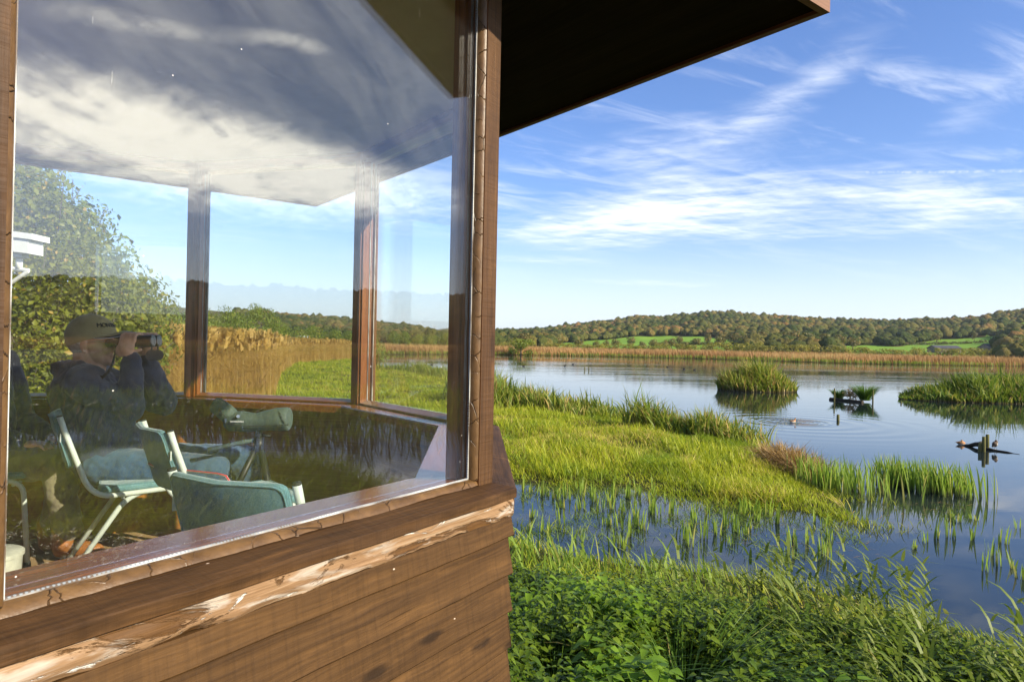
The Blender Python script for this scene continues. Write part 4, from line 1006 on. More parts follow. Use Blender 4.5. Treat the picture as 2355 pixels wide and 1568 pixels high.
for k in range(6):
    V, T, a, b = leafy(300 + k); q = P[kk == k]; nq = len(q)
    tt = np.clip(a[None] * 0.6 + rng.uniform(0, 0.45, nq)[:, None], 0, 1)
    acc.append(inst(V, T, on_ground(q), rng.normal(0.1, 0.35, nq), rng.uniform(0.9, 1.3, nq), tt, b, rng.normal(0, .07, (nq, 2)), rng.uniform(0.75, 1.25, nq)))
tag(bmesh_obj('leafy_reeds', acc, PHRAG), 'young leafy reeds leaning over the nettles on the right', 'reeds', kind='stuff')

# rushes on the shore to the right of the hide
n = 13000; a = rng.uniform(0, 6.28, n); q = np.sqrt(rng.random(n)); P = np.stack([38 + 9.0 * q * np.cos(a), 2.5 + 22 * q * np.sin(a)], 1)
n = len(P)
clump('reed_island', 'wide reed island in the lake to the right of the hide', 'reed island', P, 1.7 * (0.6 + 0.6 * patch(P, 0.5)), 0.13, REEDG, 0.2, 0.7, dz=None)

n = 2600; P = np.column_stack([rng.uniform(21.5, 29, n), rng.uniform(-6, 14, n)]); P = P[patch(P, 0.8, 13) > 0.45]; n = len(P)
clump('reed_clump', 'sparse tall reeds in the water to the right of the hide', 'reeds', P, 1.1 + 0 * P[:, 0], 0.05, REEDG, 0.15, 0.6, dz=-0.05)
# ------------------------------------------------------------------ trees
CROWN = leafmat('oak_foliage', (0.085, 0.112, 0.018), (0.205, 0.165, 0.038), (0.32, 0.165, 0.048), 0.28, 0.72)
WILLOW = leafmat('willow_foliage', (0.150, 0.170, 0.018), (0.33, 0.285, 0.036), (0.42, 0.29, 0.05), 0.35, 0.9)
WILLG = leafmat('green_willow_foliage', (0.110, 0.175, 0.016), (0.24, 0.285, 0.032), (0.32, 0.27, 0.045), 0.4, 0.9)
BUSH = leafmat('bush_leaf', (0.085, 0.120, 0.010), (0.30, 0.31, 0.030), (0.48, 0.32, 0.05), 0.5, 0.88, 0.4)
# woodland on the hills: far too many crowns to count
WOODS, nt = material('woodland_canopy')
geo = nt.n('ShaderNodeNewGeometry').outputs['Position']
n1 = nt.noise(geo, 0.55, 4, 0.7); n2 = nt.noise(geo, 0.16, 2, 0.5)
wcol = nt.ramp(nt.add(nt.attr('tint'), nt.mul(nt.sub(n1, 0.5), 0.5)), [(0.05, (0.036, 0.054, 0.011)), (0.42, (0.086, 0.090, 0.020)), (0.70, (0.145, 0.115, 0.030)), (0.97, (0.215, 0.120, 0.038))])
principled(nt, wcol, 0.9, 0, 0.1, nt.bump(n1, 1.0, 1.6))
def crown_template(seed, sub, n):
    g = np.random.default_rng(seed); bm = bmesh.new()
    bmesh.ops.create_icosphere(bm, subdivisions=sub, radius=1.0)
    V = np.array([v.co[:] for v in bm.verts]); T = np.array([[v.index for v in f.verts] for f in bm.faces]); bm.free()
    o = g.uniform(0, 50, 3); d = np.array([1 + 0.30 * mnoise.fractal(Vector(tuple(v * 1.7 + o)), 0.9, 2.0, 3) for v in V])
    V = V * d[:, None]; V[:, 2] = np.where(V[:, 2] < 0, V[:, 2] * 0.45, V[:, 2]) * 0.85 + 0.42
    tv = np.zeros(len(V))
    if n:
        L = leaf_cloud(np.array([[0, 0, 0.45]]), np.array([[1.0, 1.0, 0.85]]), n, 0.20, shell=0.97, up=0.2, jit=0.25)
        T = np.concatenate([T, L[1] + len(V)]); V = np.concatenate([V, L[0]]); tv = np.concatenate([tv, L[2] - 0.5])
    return V, T, tv
P = polar(80000, -22, 42, 430, 1480); P = P[~fields(P)]
r = np.hypot(P[:, 0], P[:, 1]); keep = rng.random(len(P)) < np.clip((r / 1400) ** 1.0, 0.26, 1); P = P[keep][:19000]
P2 = polar(7500, 42, 112, 430, 1480); P2 = P2[~fields(P2)]
r = np.hypot(P[:, 0], P[:, 1]); acc = []
for PP, lo, hi, sub_, n_ in ((P[r < 800], 2.8, 5.2, 3, 60), (P[r >= 800], 3.2, 6.2, 2, 24), (P2, 6, 9.5, 2, 20)):
    kk = rng.integers(0, 5, len(PP)); rad_ = rng.uniform(lo, hi, len(PP)) * np.where(rng.random(len(PP)) < 0.12, 1.3, 1.0)
    for k in range(5):
        V, T, tv = crown_template(500 + k, sub_, n_); q = PP[kk == k]; nq = len(q)
        base = np.clip(0.40 + 0.5 * (patch(q, 0.012, 3) - 0.5) + 0.4 * (patch(q, 0.05) - 0.5) + rng.normal(0, 0.17, nq), 0.02, 0.98)
        acc.append(inst(V, T, on_ground(q, 0.6), rng.uniform(0, 6.28, nq), rad_[kk == k], np.clip(base[:, None] + 0.10 * tv[None], 0, 1), None, None, rad_[kk == k] * rng.uniform(0.95, 1.45, nq)))
wd_o = bmesh_obj('woodland', acc, WOODS); wd_o.data.polygons.foreach_set('use_smooth', [True] * len(wd_o.data.polygons))
tag(wd_o, 'autumn woodland covering the hills beyond the far shore', 'woodland', kind='stuff')

def tree_kind(name, seed, mat, n=420, leaf=0.13, spread=1.0, trunk=0.16, shell=0.7, lobes=9, zlo=0.5):
    """Unit tree: crown radius 1, height about 2."""
    g = np.random.default_rng(seed)
    C = [(0, 0, 1.2)]; Rv = [(0.62, 0.62, 0.62)]
    for k in range(lobes):
        a = k * 2.4 + g.normal(0, .3); q = g.uniform(0.35, 0.72) * spread; z = g.uniform(zlo, 1.65)
        C.append((q * math.cos(a), q * math.sin(a), z)); s_ = g.uniform(0.28, 0.46); Rv.append((s_, s_, s_ * 0.85))
    V, T, ti, tp, k = leaf_cloud(np.array(C), np.array(Rv), n, leaf, shell=shell, jit=0.4)
    ti = np.clip(ti + np.random.default_rng(seed + 1).normal(0, 0.12, len(C))[k].repeat(4), 0, 1)
    root = empty(name)
    trimesh('crown', V, T, {'tint': ti, 'tip': tp}, mat, root)
    mb = MB(); mb.tube([(0, 0, -0.15), (0.01, 0.0, 0.3), (0.03, 0.02, 0.75), (0.0, 0.04, 1.3)], [0.085 * trunk / 0.16, 0.06 * trunk / 0.16, 0.045, 0.015], 7)
    for k in range(5):
        c = C[1 + k]; mb.tube([(0.02, 0.01, 0.45 + 0.1 * k), (c[0] * 0.5, c[1] * 0.5, 0.5 + c[2] * 0.45), c], [0.030, 0.02, 0.006], 5)
    mb.build('trunk', BARK, root, smooth=True)
    return root
def grow(protos, k, used, x, topy, d, wpx, label, cat, group, sink=0.0, minh=None):
    """Tree at survey position: foot distance d, top at height topy, crown width wpx."""
    p = at(x, topy, d); gz_ = float(height(np.array([[p.x, d]]))[0]) - sink
    h = max(p.z - gz_, 1.0); wd = wpx / F_PX * d / 2
    key = k % len(protos)
    if key not in used: o = protos[key]; used.add(key)
    else: o = copy_tree(protos[key])
    o.location = (p.x, d, gz_); o.rotation_euler = (0, 0, rng.uniform(0, 6.28)); o.scale = (wd, wd, h / 1.95)
    tag(o, label, cat, group); return o
oak = [tree_kind('oak_tree', 600 + k, CROWN, 700, 0.17, zlo=0.55, lobes=11) for k in range(4)]
wil = [tree_kind('willow_bush', 620 + k, WILLOW, 620, 0.16, 1.1, zlo=0.2, lobes=12) for k in range(4)]
# willows behind the far reed belt
u = set(); xs = 1150
k = 0
while xs < 2370:
    d = rng.uniform(345, 400); yh = 790 + 0.02 * (xs - 1177)
    big = (1600 < xs < 1990) or xs > 2080
    top = yh - rng.uniform(2, 10) - (6 if big else 0); wpx = rng.uniform(28, 56)
    grow(wil, k, u, xs, top, d, wpx, 'low olive willow bush behind the russet reeds of the far shore', 'willow', 'willow bushes behind the far reeds', 0.3)
    xs += wpx * rng.uniform(0.38, 0.75); k += 1
# trees on the pastures and in the hedges
u2 = set()
fieldtrees = [(1205, 762, 420, 46), (1250, 772, 470, 26), (1280, 776, 470, 34), (1330, 775, 480, 40), (1372, 778, 470, 22), (1415, 772, 500, 30), (1452, 770, 520, 26), (1478, 780, 470, 26), (1504, 774, 480, 30),
              (1530, 775, 480, 22), (1545, 773, 500, 34), (1575, 780, 470, 22), (1240, 768, 520, 24), (1395, 776, 520, 20), (1562, 768, 560, 26), (1600, 772, 520, 34), (1628, 762, 560, 26), (1655, 768, 520, 34), (1690, 764, 540, 40), (1720, 766, 520, 36),
              (1750, 760, 540, 44), (1785, 762, 530, 46), (1820, 758, 550, 50), (1860, 762, 530, 44), (1895, 764, 520, 40), (1930, 766, 520, 40), (1962, 774, 510, 32), (1885, 778, 470, 34), (1825, 776, 470, 36), (1765, 780, 460, 34),
              (2010, 764, 720, 34), (2035, 768, 700, 26), (2060, 766, 720, 36), (2085, 762, 720, 30), (2110, 757, 720, 40), (2135, 758, 700, 36), (2154, 764, 640, 26), (2190, 757, 760, 36), (2210, 764, 760, 22), (2241, 762, 640, 15), (2262, 756, 800, 30), (2285, 754, 800, 30), (2305, 756, 790, 26),
              (2330, 772, 440, 70), (2350, 780, 420, 50), (2085, 786, 600, 12), (2172, 785, 610, 12), (2320, 762, 980, 14)]
for j, (x, ty, d, wpx) in enumerate(fieldtrees):
    if 1320 < x < 1650: ty += 4; wpx *= 0.85
    grow(oak, j, u2, x, ty, d, wpx, 'rounded autumn tree standing on the green hillside pasture beyond the lake', 'tree', 'trees on the pastures beyond the lake')
o = grow([tree_kind('willow_bush', 640, WILLG, 1300, 0.12, 1.1, zlo=0.2, lobes=13)], 0, set(), 1198, 775, 215, 66, 'single rounded green willow standing in the russet reeds near the corner post', 'willow', None, 0.2)
# hedges across the pastures
for (x0, y0, d0, x1, y1, d1, lab) in ((1975, 793, 605, 2268, 790, 605, 'long dark hedge across the right-hand pasture above the barns'), (2140, 776, 740, 2290, 776, 760, 'dark hedge at the top of the right-hand pasture below the wood'), (1500, 785, 560, 1640, 789, 570, 'short hedge at the foot of the middle pasture')):
    n = 900; t = rng.random(n); a, b = at(x0, y0, d0), at(x1, y1, d1)
    P = np.array([(a.x + (b.x - a.x) * q, a.y + (b.y - a.y) * q) for q in t]) + rng.normal(0, .7, (n, 2))
    C = np.column_stack([P, height(P) + rng.uniform(0.2, 2.2, n)])
    V, T, ti, tp, _ = leaf_cloud(C, np.full((n, 3), 0.9), n * 3, 0.9, shell=0.6)
    c = C.mean(0); o = trimesh('hedge', V - c, T, {'tint': ti * 0.35, 'tip': tp}, CROWN); o.location = c; tag(o, lab, 'hedge')
# trees seen through the far windows
gw = [tree_kind('willow_tree', 660 + k, WILLG, 3000, 0.075, 1.05, lobes=14, zlo=0.25) for k in range(4)]
u3 = set()
for j, (x, ty, d, wpx, grp) in enumerate(((385, 676, 48, 150, 0), (330, 690, 44, 120, 0), (450, 690, 75, 110, 1), (520, 694, 120, 90, 1), (560, 706, 115, 80, 1), (604, 700, 130, 84, 1), (640, 722, 125, 60, 1), (490, 712, 110, 80, 1),
        (485, 738, 85, 70, 2), (530, 742, 85, 80, 2), (580, 738, 90, 80, 2), (630, 736, 95, 76, 2), (675, 742, 100, 70, 2), (715, 748, 120, 70, 2), (760, 752, 130, 66, 2), (800, 756, 140, 50, 2), (845, 760, 150, 60, 2), (435, 745, 80, 70, 2),
        (905, 757, 270, 40, 2), (930, 756, 275, 42, 2), (990, 765, 290, 44, 2), (1025, 764, 295, 40, 2), (960, 766, 285, 40, 2))):
    lab = ('dark bushy willow behind the golden reeds to the left of the far window post', 'tall tree in the wood behind the reed bed', 'light green willow bush along the back of the golden reed bed')[grp]
    g_ = ('dark willows left of the far window post', 'trees of the wood behind the reed bed', 'light willow bushes behind the reed bed')[grp]
    grow(gw, j, u3, x, ty, d, wpx, lab, 'willow' if grp != 1 else 'tree', g_)
o = grow([tree_kind('willow_bush', 690, WILLG, 1800, 0.09, 1.0, zlo=0.2, lobes=12)], 0, set(), 868, 775, 84, 62, 'small dark willow bush on the bank right beside the window post', 'willow', None)
# the big bush right outside the left window
def big_bush(name, C, Rv, n, leaf, mat, lab, cat, trunk_at, tl=None, shell=0.35):
    C = np.array(C, float); Rv = np.array(Rv, float)
    V, T, ti, tp, k = leaf_cloud(C, Rv, n, leaf, shell=shell, up=0.1)
    V2, T2, ti2, tp2, _ = leaf_cloud(C, Rv * 1.04, n // 6, leaf * 1.7, shell=shell + 0.3, up=0.1)
    T = np.concatenate([T, T2 + len(V)]); V = np.concatenate([V, V2]); ti = np.concatenate([ti, ti2]); tp = np.concatenate([tp, tp2])
    root = empty(name, (*trunk_at, 0)); L = np.array([*trunk_at, 0.0])
    trimesh('crown', V - L, T, {'tint': ti, 'tip': tp}, mat, root)
    g0 = float(height(np.array([trunk_at]))[0])
    mb = MB()
    for c in C:
        m_ = Vector((trunk_at[0] * 0.6 + c[0] * 0.4, trunk_at[1] * 0.6 + c[1] * 0.4, g0 + (c[2] - g0) * 0.45)) - Vector(L)
        mb.tube([Vector((rng.normal(0, .1), rng.normal(0, .1), g0 - .1)), m_, Vector(c) - Vector(L)], [0.045, 0.03, 0.008], 6)
        for _ in range(5):
            e_ = Vector(c + rng.normal(0, 1, 3) * Rv[0] * 0.7) - Vector(L); mb.tube([m_.lerp(Vector(c) - Vector(L), .6), e_], [0.012, 0.004], 5)
    mb.build('trunk', BARK, root, smooth=True)
    return tag(root, lab, cat)
cs = [at(60, 640, 8.8), at(170, 640, 9.0), at(250, 730, 9.2), at(100, 780, 8.6), at(200, 840, 8.8), at(40, 880, 8.4), at(290, 800, 9.6), at(-40, 560, 9.0), at(120, 540, 9.4), at(30, 470, 9.2), at(130, 920, 8.5), at(-60, 760, 8.8), at(240, 920, 9.2), at(300, 720, 10.0)]
big_bush('sallow_bush', cs, [(0.66, 0.7, 0.62)] * len(cs), 42000, 0.045, BUSH, 'big yellow-green bush filling the view outside the left window behind the man', 'bush', (cs[3].x, cs[3].y))
cs = [at(180, 520, 11.0), at(90, 450, 11), at(60, 400, 10.5), at(230, 600, 11.2), at(270, 660, 11.5), at(140, 600, 11), at(30, 520, 10.5)]
big_bush('willow_tree', cs, [(0.62, 0.6, 0.55)] * len(cs), 7000, 0.055, WILLG, 'airy willow with fine leaves rising behind the big bush on the left', 'willow', (cs[5].x, cs[5].y), shell=0.1)
# ------------------------------------------------------------------ solid shapes fused into one skin
class Blob:
    def __init__(s): s.bm = bmesh.new()
    def ball(s, c, r, rot=None, seg=20):
        r = (r, r, r) if not hasattr(r, '__len__') else r
        M = Matrix.Translation(Vector(c)) @ (rot.to_4x4() if rot is not None else Matrix.Identity(4)) @ Matrix.Diagonal((*r, 1))
        bmesh.ops.create_uvsphere(s.bm, u_segments=seg, v_segments=seg // 2 + 2, radius=1.0, matrix=M)
    def limb(s, pts, rad, seg=14):
        mb = MB()
        P = [Vector(p) for p in pts]
        n = 5; path = []; rr = []
        for i in range(len(P) - 1):
            for k in range(n): f = k / n; path.append(P[i].lerp(P[i + 1], f)); rr.append(rad[i] + (rad[i + 1] - rad[i]) * f)
        path.append(P[-1]); rr.append(rad[-1])
        mb.tube(path, rr, seg)
        o = len(s.bm.verts); vs = [s.bm.verts.new(v) for v in mb.v]
        for f in mb.f:
            try: s.bm.faces.new([vs[k] for k in f])
            except ValueError: pass
        for p, r in zip(P, rad): s.ball(p, r * 0.99, seg=14)
    def box(s, c, size, rot=None):
        M = Matrix.Translation(Vector(c)) @ (rot.to_4x4() if rot is not None else Matrix.Identity(4)) @ Matrix.Diagonal((*size, 1))
        bmesh.ops.create_cube(s.bm, size=1.0, matrix=M)
    def fuse(s, name, mat, parent=None, voxel=0.006, smooth=4, disp=None, origin=(0, 0, 0)):
        me = bpy.data.meshes.new(name); bmesh.ops.recalc_face_normals(s.bm, faces=s.bm.faces)
        bmesh.ops.translate(s.bm, verts=s.bm.verts, vec=-Vector(origin)); s.bm.to_mesh(me); s.bm.free()
        o = bpy.data.objects.new(name, me); COL.objects.link(o)
        md = o.modifiers.new('r', 'REMESH'); md.mode = 'VOXEL'; md.voxel_size = voxel; md.use_smooth_shade = True
        if smooth: sm = o.modifiers.new('s', 'SMOOTH'); sm.iterations = smooth; sm.factor = 0.5
        if disp:
            tx = bpy.data.textures.new('folds', 'CLOUDS'); tx.noise_scale = disp[1]; tx.noise_depth = 2
            dm = o.modifiers.new('d', 'DISPLACE'); dm.texture = tx; dm.strength = disp[0]; dm.mid_level = 0.5
        dg = bpy.context.evaluated_depsgraph_get(); m2 = bpy.data.meshes.new_from_object(o.evaluated_get(dg))
        bpy.data.objects.remove(o); m2.name = name
        m2.materials.clear()
        return link(name, m2, mat, parent, smooth=True)
def text_mesh(name, txt, size, mat, parent, M, depth=0.001):
    cu = bpy.data.curves.new(name, 'FONT'); cu.body = txt; cu.size = size; cu.extrude = depth; cu.align_x = 'CENTER'; cu.align_y = 'CENTER'
    o = bpy.data.objects.new(name, cu); COL.objects.link(o)
    dg = bpy.context.evaluated_depsgraph_get(); me = bpy.data.meshes.new_from_object(o.evaluated_get(dg)); bpy.data.objects.remove(o)
    me.transform(M); me.materials.clear()
    return link(name, me, mat, parent)

# ------------------------------------------------------------------ chairs
M_TUBE = plain('pale_tube_paint', (0.56, 0.62, 0.56), 0.32, 0, 0.5, 0.04, 20)
M_RUB = plain('black_rubber', (0.018, 0.018, 0.018), 0.7)
M_STEEL = plain('dull_steel', (0.55, 0.55, 0.55), 0.3, 1.0, 0.5, 0.05)
def fabric(name, c1, c2):
    m, nt = material(name)
    ob = nt.n('ShaderNodeTexCoord').outputs['Object']; x, y, z = nt.xyz(ob)
    wv = nt.mul(nt.m('SINE', nt.mul(nt.add(x, z), 1500.0)), nt.m('SINE', nt.mul(nt.sub(x, z), 1500.0)))
    f = nt.add(nt.mul(nt.noise(ob, 260, 2), 0.5), nt.mul(nt.noise(ob, 14, 3), 0.5))
    col = nt.mix(nt.map(nt.add(f, nt.mul(wv, 0.10)), 0.3, 0.7), c1, c2)
    principled(nt, col, 0.9, 0, 0.15, nt.bump(wv, 0.25, 0.001), Sheen_Weight=0.25)
    return m
M_TEAL = fabric('teal_weave', (0.070, 0.165, 0.190), (0.165, 0.310, 0.340))
def arc(a, b, c, n=6):     # quadratic bend a-b-c
    a, b, c = Vector(a), Vector(b), Vector(c)
    return [(a * (1 - t) ** 2 + b * 2 * t * (1 - t) + c * t * t) for t in [k / n for k in range(n + 1)]]
def pad(name, w, h, t, curve, M, mat, parent, rc=0.05, wrap=0.0):
    """Upholstered panel: rounded outline in local x/z, bowed by curve, thickness t along y."""
    n = 44; mb = MB(); out = []
    for k in range(n):
        a = 2 * math.pi * k / n; cx, cz = math.cos(a), math.sin(a); e = 0.2
        out.append((w / 2 * math.copysign(abs(cx) ** e, cx), h / 2 * math.copysign(abs(cz) ** e, cz)))
    def P(q, s, y): x, z = q[0] * s, q[1] * s; return M @ Vector((x, y - curve * (1 - (2 * x / w) ** 2), z))
    rings = [(0.0, t / 2), (0.55, t / 2), (0.92, t * 0.5), (0.985, t * 0.36), (1.0, 0.0), (0.985, -t * 0.36), (0.92, -t * 0.5), (0.55, -t / 2), (0.0, -t / 2)]
    V = [[P(q, s, y) for q in out] for s, y in rings]
    for r in range(len(V) - 1):
        for k in range(n): mb.face([V[r][k], V[r][(k + 1) % n], V[r + 1][(k + 1) % n], V[r + 1][k]])
    o = mb.build(name, mat, parent, auto=R(60))
    pm = MB(); pm.tube([P(q, 0.965, -t * 0.46) for q in out] + [P(out[0], 0.965, -t * 0.46)], 0.0028, 6, False); pm.build('piping', mat, o, smooth=True)
    return o
def make_chair(label, loc, head, group='teal stacking chairs in the hide'):
    t = empty('chair', loc, -R(head)); tag(t, label, 'chair', group)
    for s in (-1, 1):
        x = 0.205 * s
        up = [Vector((x, -0.305, 0.765)), Vector((x, -0.285, 0.70))] + arc((x, -0.215, 0.50), (x, -0.185, 0.405), (x, -0.10, 0.405), 7) + arc((x, 0.15, 0.42), (x, 0.225, 0.425), (x, 0.235, 0.36), 6) + [Vector((x * 1.04, 0.26, 0.012))]
        mb = MB(); mb.tube(up, 0.0118, 12); mb.build('frame_tube', M_TUBE, t, smooth=True)
        mb = MB(); mb.tube(arc((x * 0.93, 0.06, 0.412), (x * 0.95, -0.03, 0.41), (x * 0.98, -0.075, 0.345), 5) + [Vector((x * 1.03, -0.29, 0.012))], 0.0118, 12); mb.build('leg', M_TUBE, t, smooth=True)
        for y in (0.26, -0.29):
            mb = MB(); mb.tube([(x * 1.035, y, 0.0), (x * 1.035, y * 0.985, 0.035)], 0.0155, 10); mb.build('foot', M_RUB, t, smooth=True)
        mb = MB(); mb.tube([(x, -0.3045, 0.764), (x, -0.3055, 0.769)], 0.0119, 12); mb.build('end_cap', M_RUB, t, smooth=True)
        mb = MB()
        c = Vector((x, -0.262, 0.68))
        for q, rr in (((0, 0), 0.017), ):
            pts = [(x + 0.0 * s, 0.018), (x - 0.030 * s, 0.012), (x - 0.040 * s, 0.0), (x - 0.030 * s, -0.012), (x, -0.018)]
            f = [Vector((a, -0.302, 0.672 + b)) for a, b in pts]; g = [Vector((a, -0.298, 0.672 + b)) for a, b in pts]
            mb.face(f); mb.face(g[::-1])
            for k in range(5): mb.face([f[k], f[(k + 1) % 5], g[(k + 1) % 5], g[k]])
        br = mb.build('bracket', M_TUBE, t); mb = MB(); mb.tube([(x - 0.029 * s, -0.3005, 0.672), (x - 0.029 * s, -0.3045, 0.672)], 0.0055, 10); mb.build('screw', M_STEEL, br)
    mb = MB(); mb.tube([(-0.2, 0.19, 0.40), (0.2, 0.19, 0.40)], 0.008, 8); mb.tube([(-0.2, -0.06, 0.392), (0.2, -0.06, 0.392)], 0.008, 8); mb.build('stretcher', M_TUBE, t, smooth=True)
    M = Matrix.Translation((0, -0.287, 0.652)) @ Matrix.Rotation(R(17), 4, 'X')
    pad('backrest', 0.385, 0.25, 0.022, 0.030, M, M_TEAL, t)
    M = Matrix.Translation((0, 0.04, 0.436)) @ Matrix.Rotation(R(-88), 4, 'X')
    pad('seat', 0.40, 0.40, 0.034, -0.004, M, M_TEAL, t)
    return t
f = lambda h: Vector((math.sin(R(h)), math.cos(R(h)), 0))
make_chair('teal stacking chair with its back to the near window', Vector((-0.706, 1.765, FLOOR)) + f(21.6) * 0.29, 21.6)
ch1 = make_chair('teal stacking chair under the man with binoculars, seen from the side', Vector((-2.04, 3.14, FLOOR)) + f(60) * 0.29, 60)
make_chair('teal stacking chair turned sideways behind the nearest chair', Vector((-1.40, 2.73, FLOOR)) + f(49) * 0.29, 49)
make_chair('shaded stacking chair at the left edge of the near window', Vector((-2.60, 3.38, FLOOR)), 72)

# ------------------------------------------------------------------ the man with binoculars
SKIN, nt = material('skin')
ob = nt.n('ShaderNodeTexCoord').outputs['Object']
principled(nt, nt.ramp(nt.noise(ob, 34, 4), [(0.3, (0.70, 0.37, 0.23)), (0.7, (0.82, 0.50, 0.34))]), 0.5, 0, 0.4, nt.bump(nt.noise(ob, 160, 3), 0.15, 0.002))
NAVY = fabric('navy_fleece', (0.028, 0.036, 0.070), (0.060, 0.074, 0.130))
JEANS = fabric('blue_denim', (0.022, 0.052, 0.100), (0.060, 0.120, 0.200))
CAPC = fabric('khaki_cap', (0.32, 0.28, 0.13), (0.43, 0.375, 0.19))
HAIR = plain('grey_hair', (0.46, 0.43, 0.38), 0.8, 0, 0.2, 0.25, 120)
BLACK = plain('black_rubber_armour', (0.012, 0.013, 0.014), 0.45, 0, 0.4, 0.1, 80)
DARKG = plain('dark_glass', (0.015, 0.03, 0.03), 0.05, 0, 0.6)
WHITE = plain('white_cotton', (0.78, 0.78, 0.76), 0.8)
J = at
man = empty('person', (-1.80, 3.32, FLOOR)); MO = Vector(man.location)
tag(man, 'man in khaki cap and navy jacket looking through binoculars by the window', 'person')
hc = J(214, 789, 3.40)                                   # middle of the head
fwd = Vector((0.985, 0.17, 0.05)).normalized(); lat = Vector((-fwd.y, fwd.x, 0)).normalized(); upv = fwd.cross(lat)
HR = Matrix((fwd, lat, upv)).transposed()                # head axes: x forward, y to his left (away from us), z up
def H(x, y, z): return hc + HR @ Vector((x, y, z))
b = Blob()
b.ball(H(-0.012, 0, 0.035), (0.098, 0.076, 0.090), HR); b.ball(H(0.030, 0, -0.020), (0.064, 0.062, 0.085), HR)
b.ball(H(0.045, 0, -0.080), (0.046, 0.050, 0.036), HR); b.ball(H(0.078, 0, -0.098), (0.020, 0.026, 0.018), HR)
b.ball(H(0.078, 0, 0.012), (0.020, 0.052, 0.014), HR)                                   # brow
b.limb([H(0.088, 0, 0.006), H(0.116, 0, -0.034)], [0.010, 0.014]); b.ball(H(0.104, 0, -0.038), (0.014, 0.018, 0.011), HR)
b.ball(H(0.090, 0, -0.066), (0.011, 0.025, 0.006), HR); b.ball(H(0.088, 0, -0.077), (0.011, 0.022, 0.006), HR)   # lips
for s in (-1, 1):
    b.ball(H(0.072, 0.036 * s, -0.030), (0.024, 0.020, 0.024), HR)                        # cheeks
    b.ball(H(-0.010, 0.079 * s, -0.012), (0.019, 0.008, 0.034), HR); b.ball(H(-0.004, 0.077 * s, -0.042), (0.010, 0.008, 0.012), HR)   # ears
b.limb([H(-0.030, 0, -0.045), J(202, 858, 3.42)], [0.060, 0.066]); b.limb([H(0.02, 0, -0.095), J(216, 858, 3.40)], [0.040, 0.05])
# hands: palm, four fingers over the barrel and a thumb below
bx0 = J(272, 788, 3.355); bx1 = J(352, 783, 3.355); bd_ = (bx1 - bx0).normalized(); off2 = Vector((-0.01, 0.112, 0.0))
def hand(b, wrist, barrel_pt, side):
    """Hand rising from the wrist beside the barrel, fingers curled over its top; side -1 = towards the camera."""
    s = side; rB = 0.030
    palm = barrel_pt + Vector((-0.018, 0.036 * s, -0.022))
    b.limb([wrist, wrist.lerp(palm, 0.55), palm], [0.027, 0.031, 0.030])
    b.ball(palm + Vector((0.010, 0.004 * s, 0.006)), (0.040, 0.020, 0.042)); b.ball(palm + Vector((-0.016, 0, -0.020)), (0.030, 0.020, 0.034))
    for k, L in enumerate((0.92, 1.0, 0.95, 0.78)):
        x = barrel_pt.x + 0.032 - 0.0205 * k
        y0, z0 = barrel_pt.y, barrel_pt.z
        p0 = Vector((x - 0.004, y0 + 0.040 * s, z0 + 0.004)); p1 = Vector((x - 0.002, y0 + 0.036 * s, z0 + 0.028 * L + 0.008)); p2 = Vector((x + 0.003, y0 + 0.014 * s, z0 + 0.041)); p3 = Vector((x + 0.006, y0 - 0.012 * s * L, z0 + 0.036))
        b.limb([p0, p1, p2, p3], [0.0105, 0.0100, 0.0090, 0.0075], 10)
    t0 = palm + Vector((0.006, -0.006 * s, -0.026)); b.limb([t0, t0 + Vector((0.030, -0.014 * s, 0.000)), t0 + Vector((0.056, -0.020 * s, 0.010))], [0.014, 0.0115, 0.009], 10)
nb = bx0.lerp(bx1, 0.42)
wr_n = J(303, 826, 3.33); wr_f = J(341, 830, 3.50)
hand(b, wr_n, nb, -1); hand(b, wr_f, nb + off2 + Vector((0.02, 0, 0)), 1)
el_n = J(300, 938, 3.40); el_f = J(378, 925, 3.66); sh_n = J(190, 880, 3.27); sh_f = J(218, 868, 3.62)
b.limb([wr_n, el_n], [0.026, 0.036]); b.limb([wr_f, el_f], [0.026, 0.036]); b.limb([el_n, sh_n], [0.036, 0.05]); b.limb([el_f, sh_f], [0.036, 0.05])
nk = J(203, 868, 3.43); ch = J(205, 915, 3.44); wa = J(238, 1000, 3.38); pv = J(262, 1060, 3.36)
b.limb([nk, ch, wa, pv], [0.07, 0.11, 0.11, 0.12]); b.limb([sh_n, ch, sh_f], [0.05, 0.10, 0.05])
kn_n = Vector((-1.42, 3.30, FLOOR + 0.475)); kn_f = Vector((-1.36, 3.55, FLOOR + 0.485)); an_n = Vector((-1.44, 3.36, FLOOR + 0.07)); an_f = Vector((-1.40, 3.60, FLOOR + 0.07))
hp_n = pv + Vector((0.0, -0.09, -0.01)); hp_f = pv + Vector((0.02, 0.09, -0.01))
for hp_, kn, an in ((hp_n, kn_n, an_n), (hp_f, kn_f, an_f)): b.limb([pv, hp_, kn, an], [0.08, 0.07, 0.05, 0.035])
body = b.fuse('body', SKIN, man, 0.0045, 3, origin=MO)
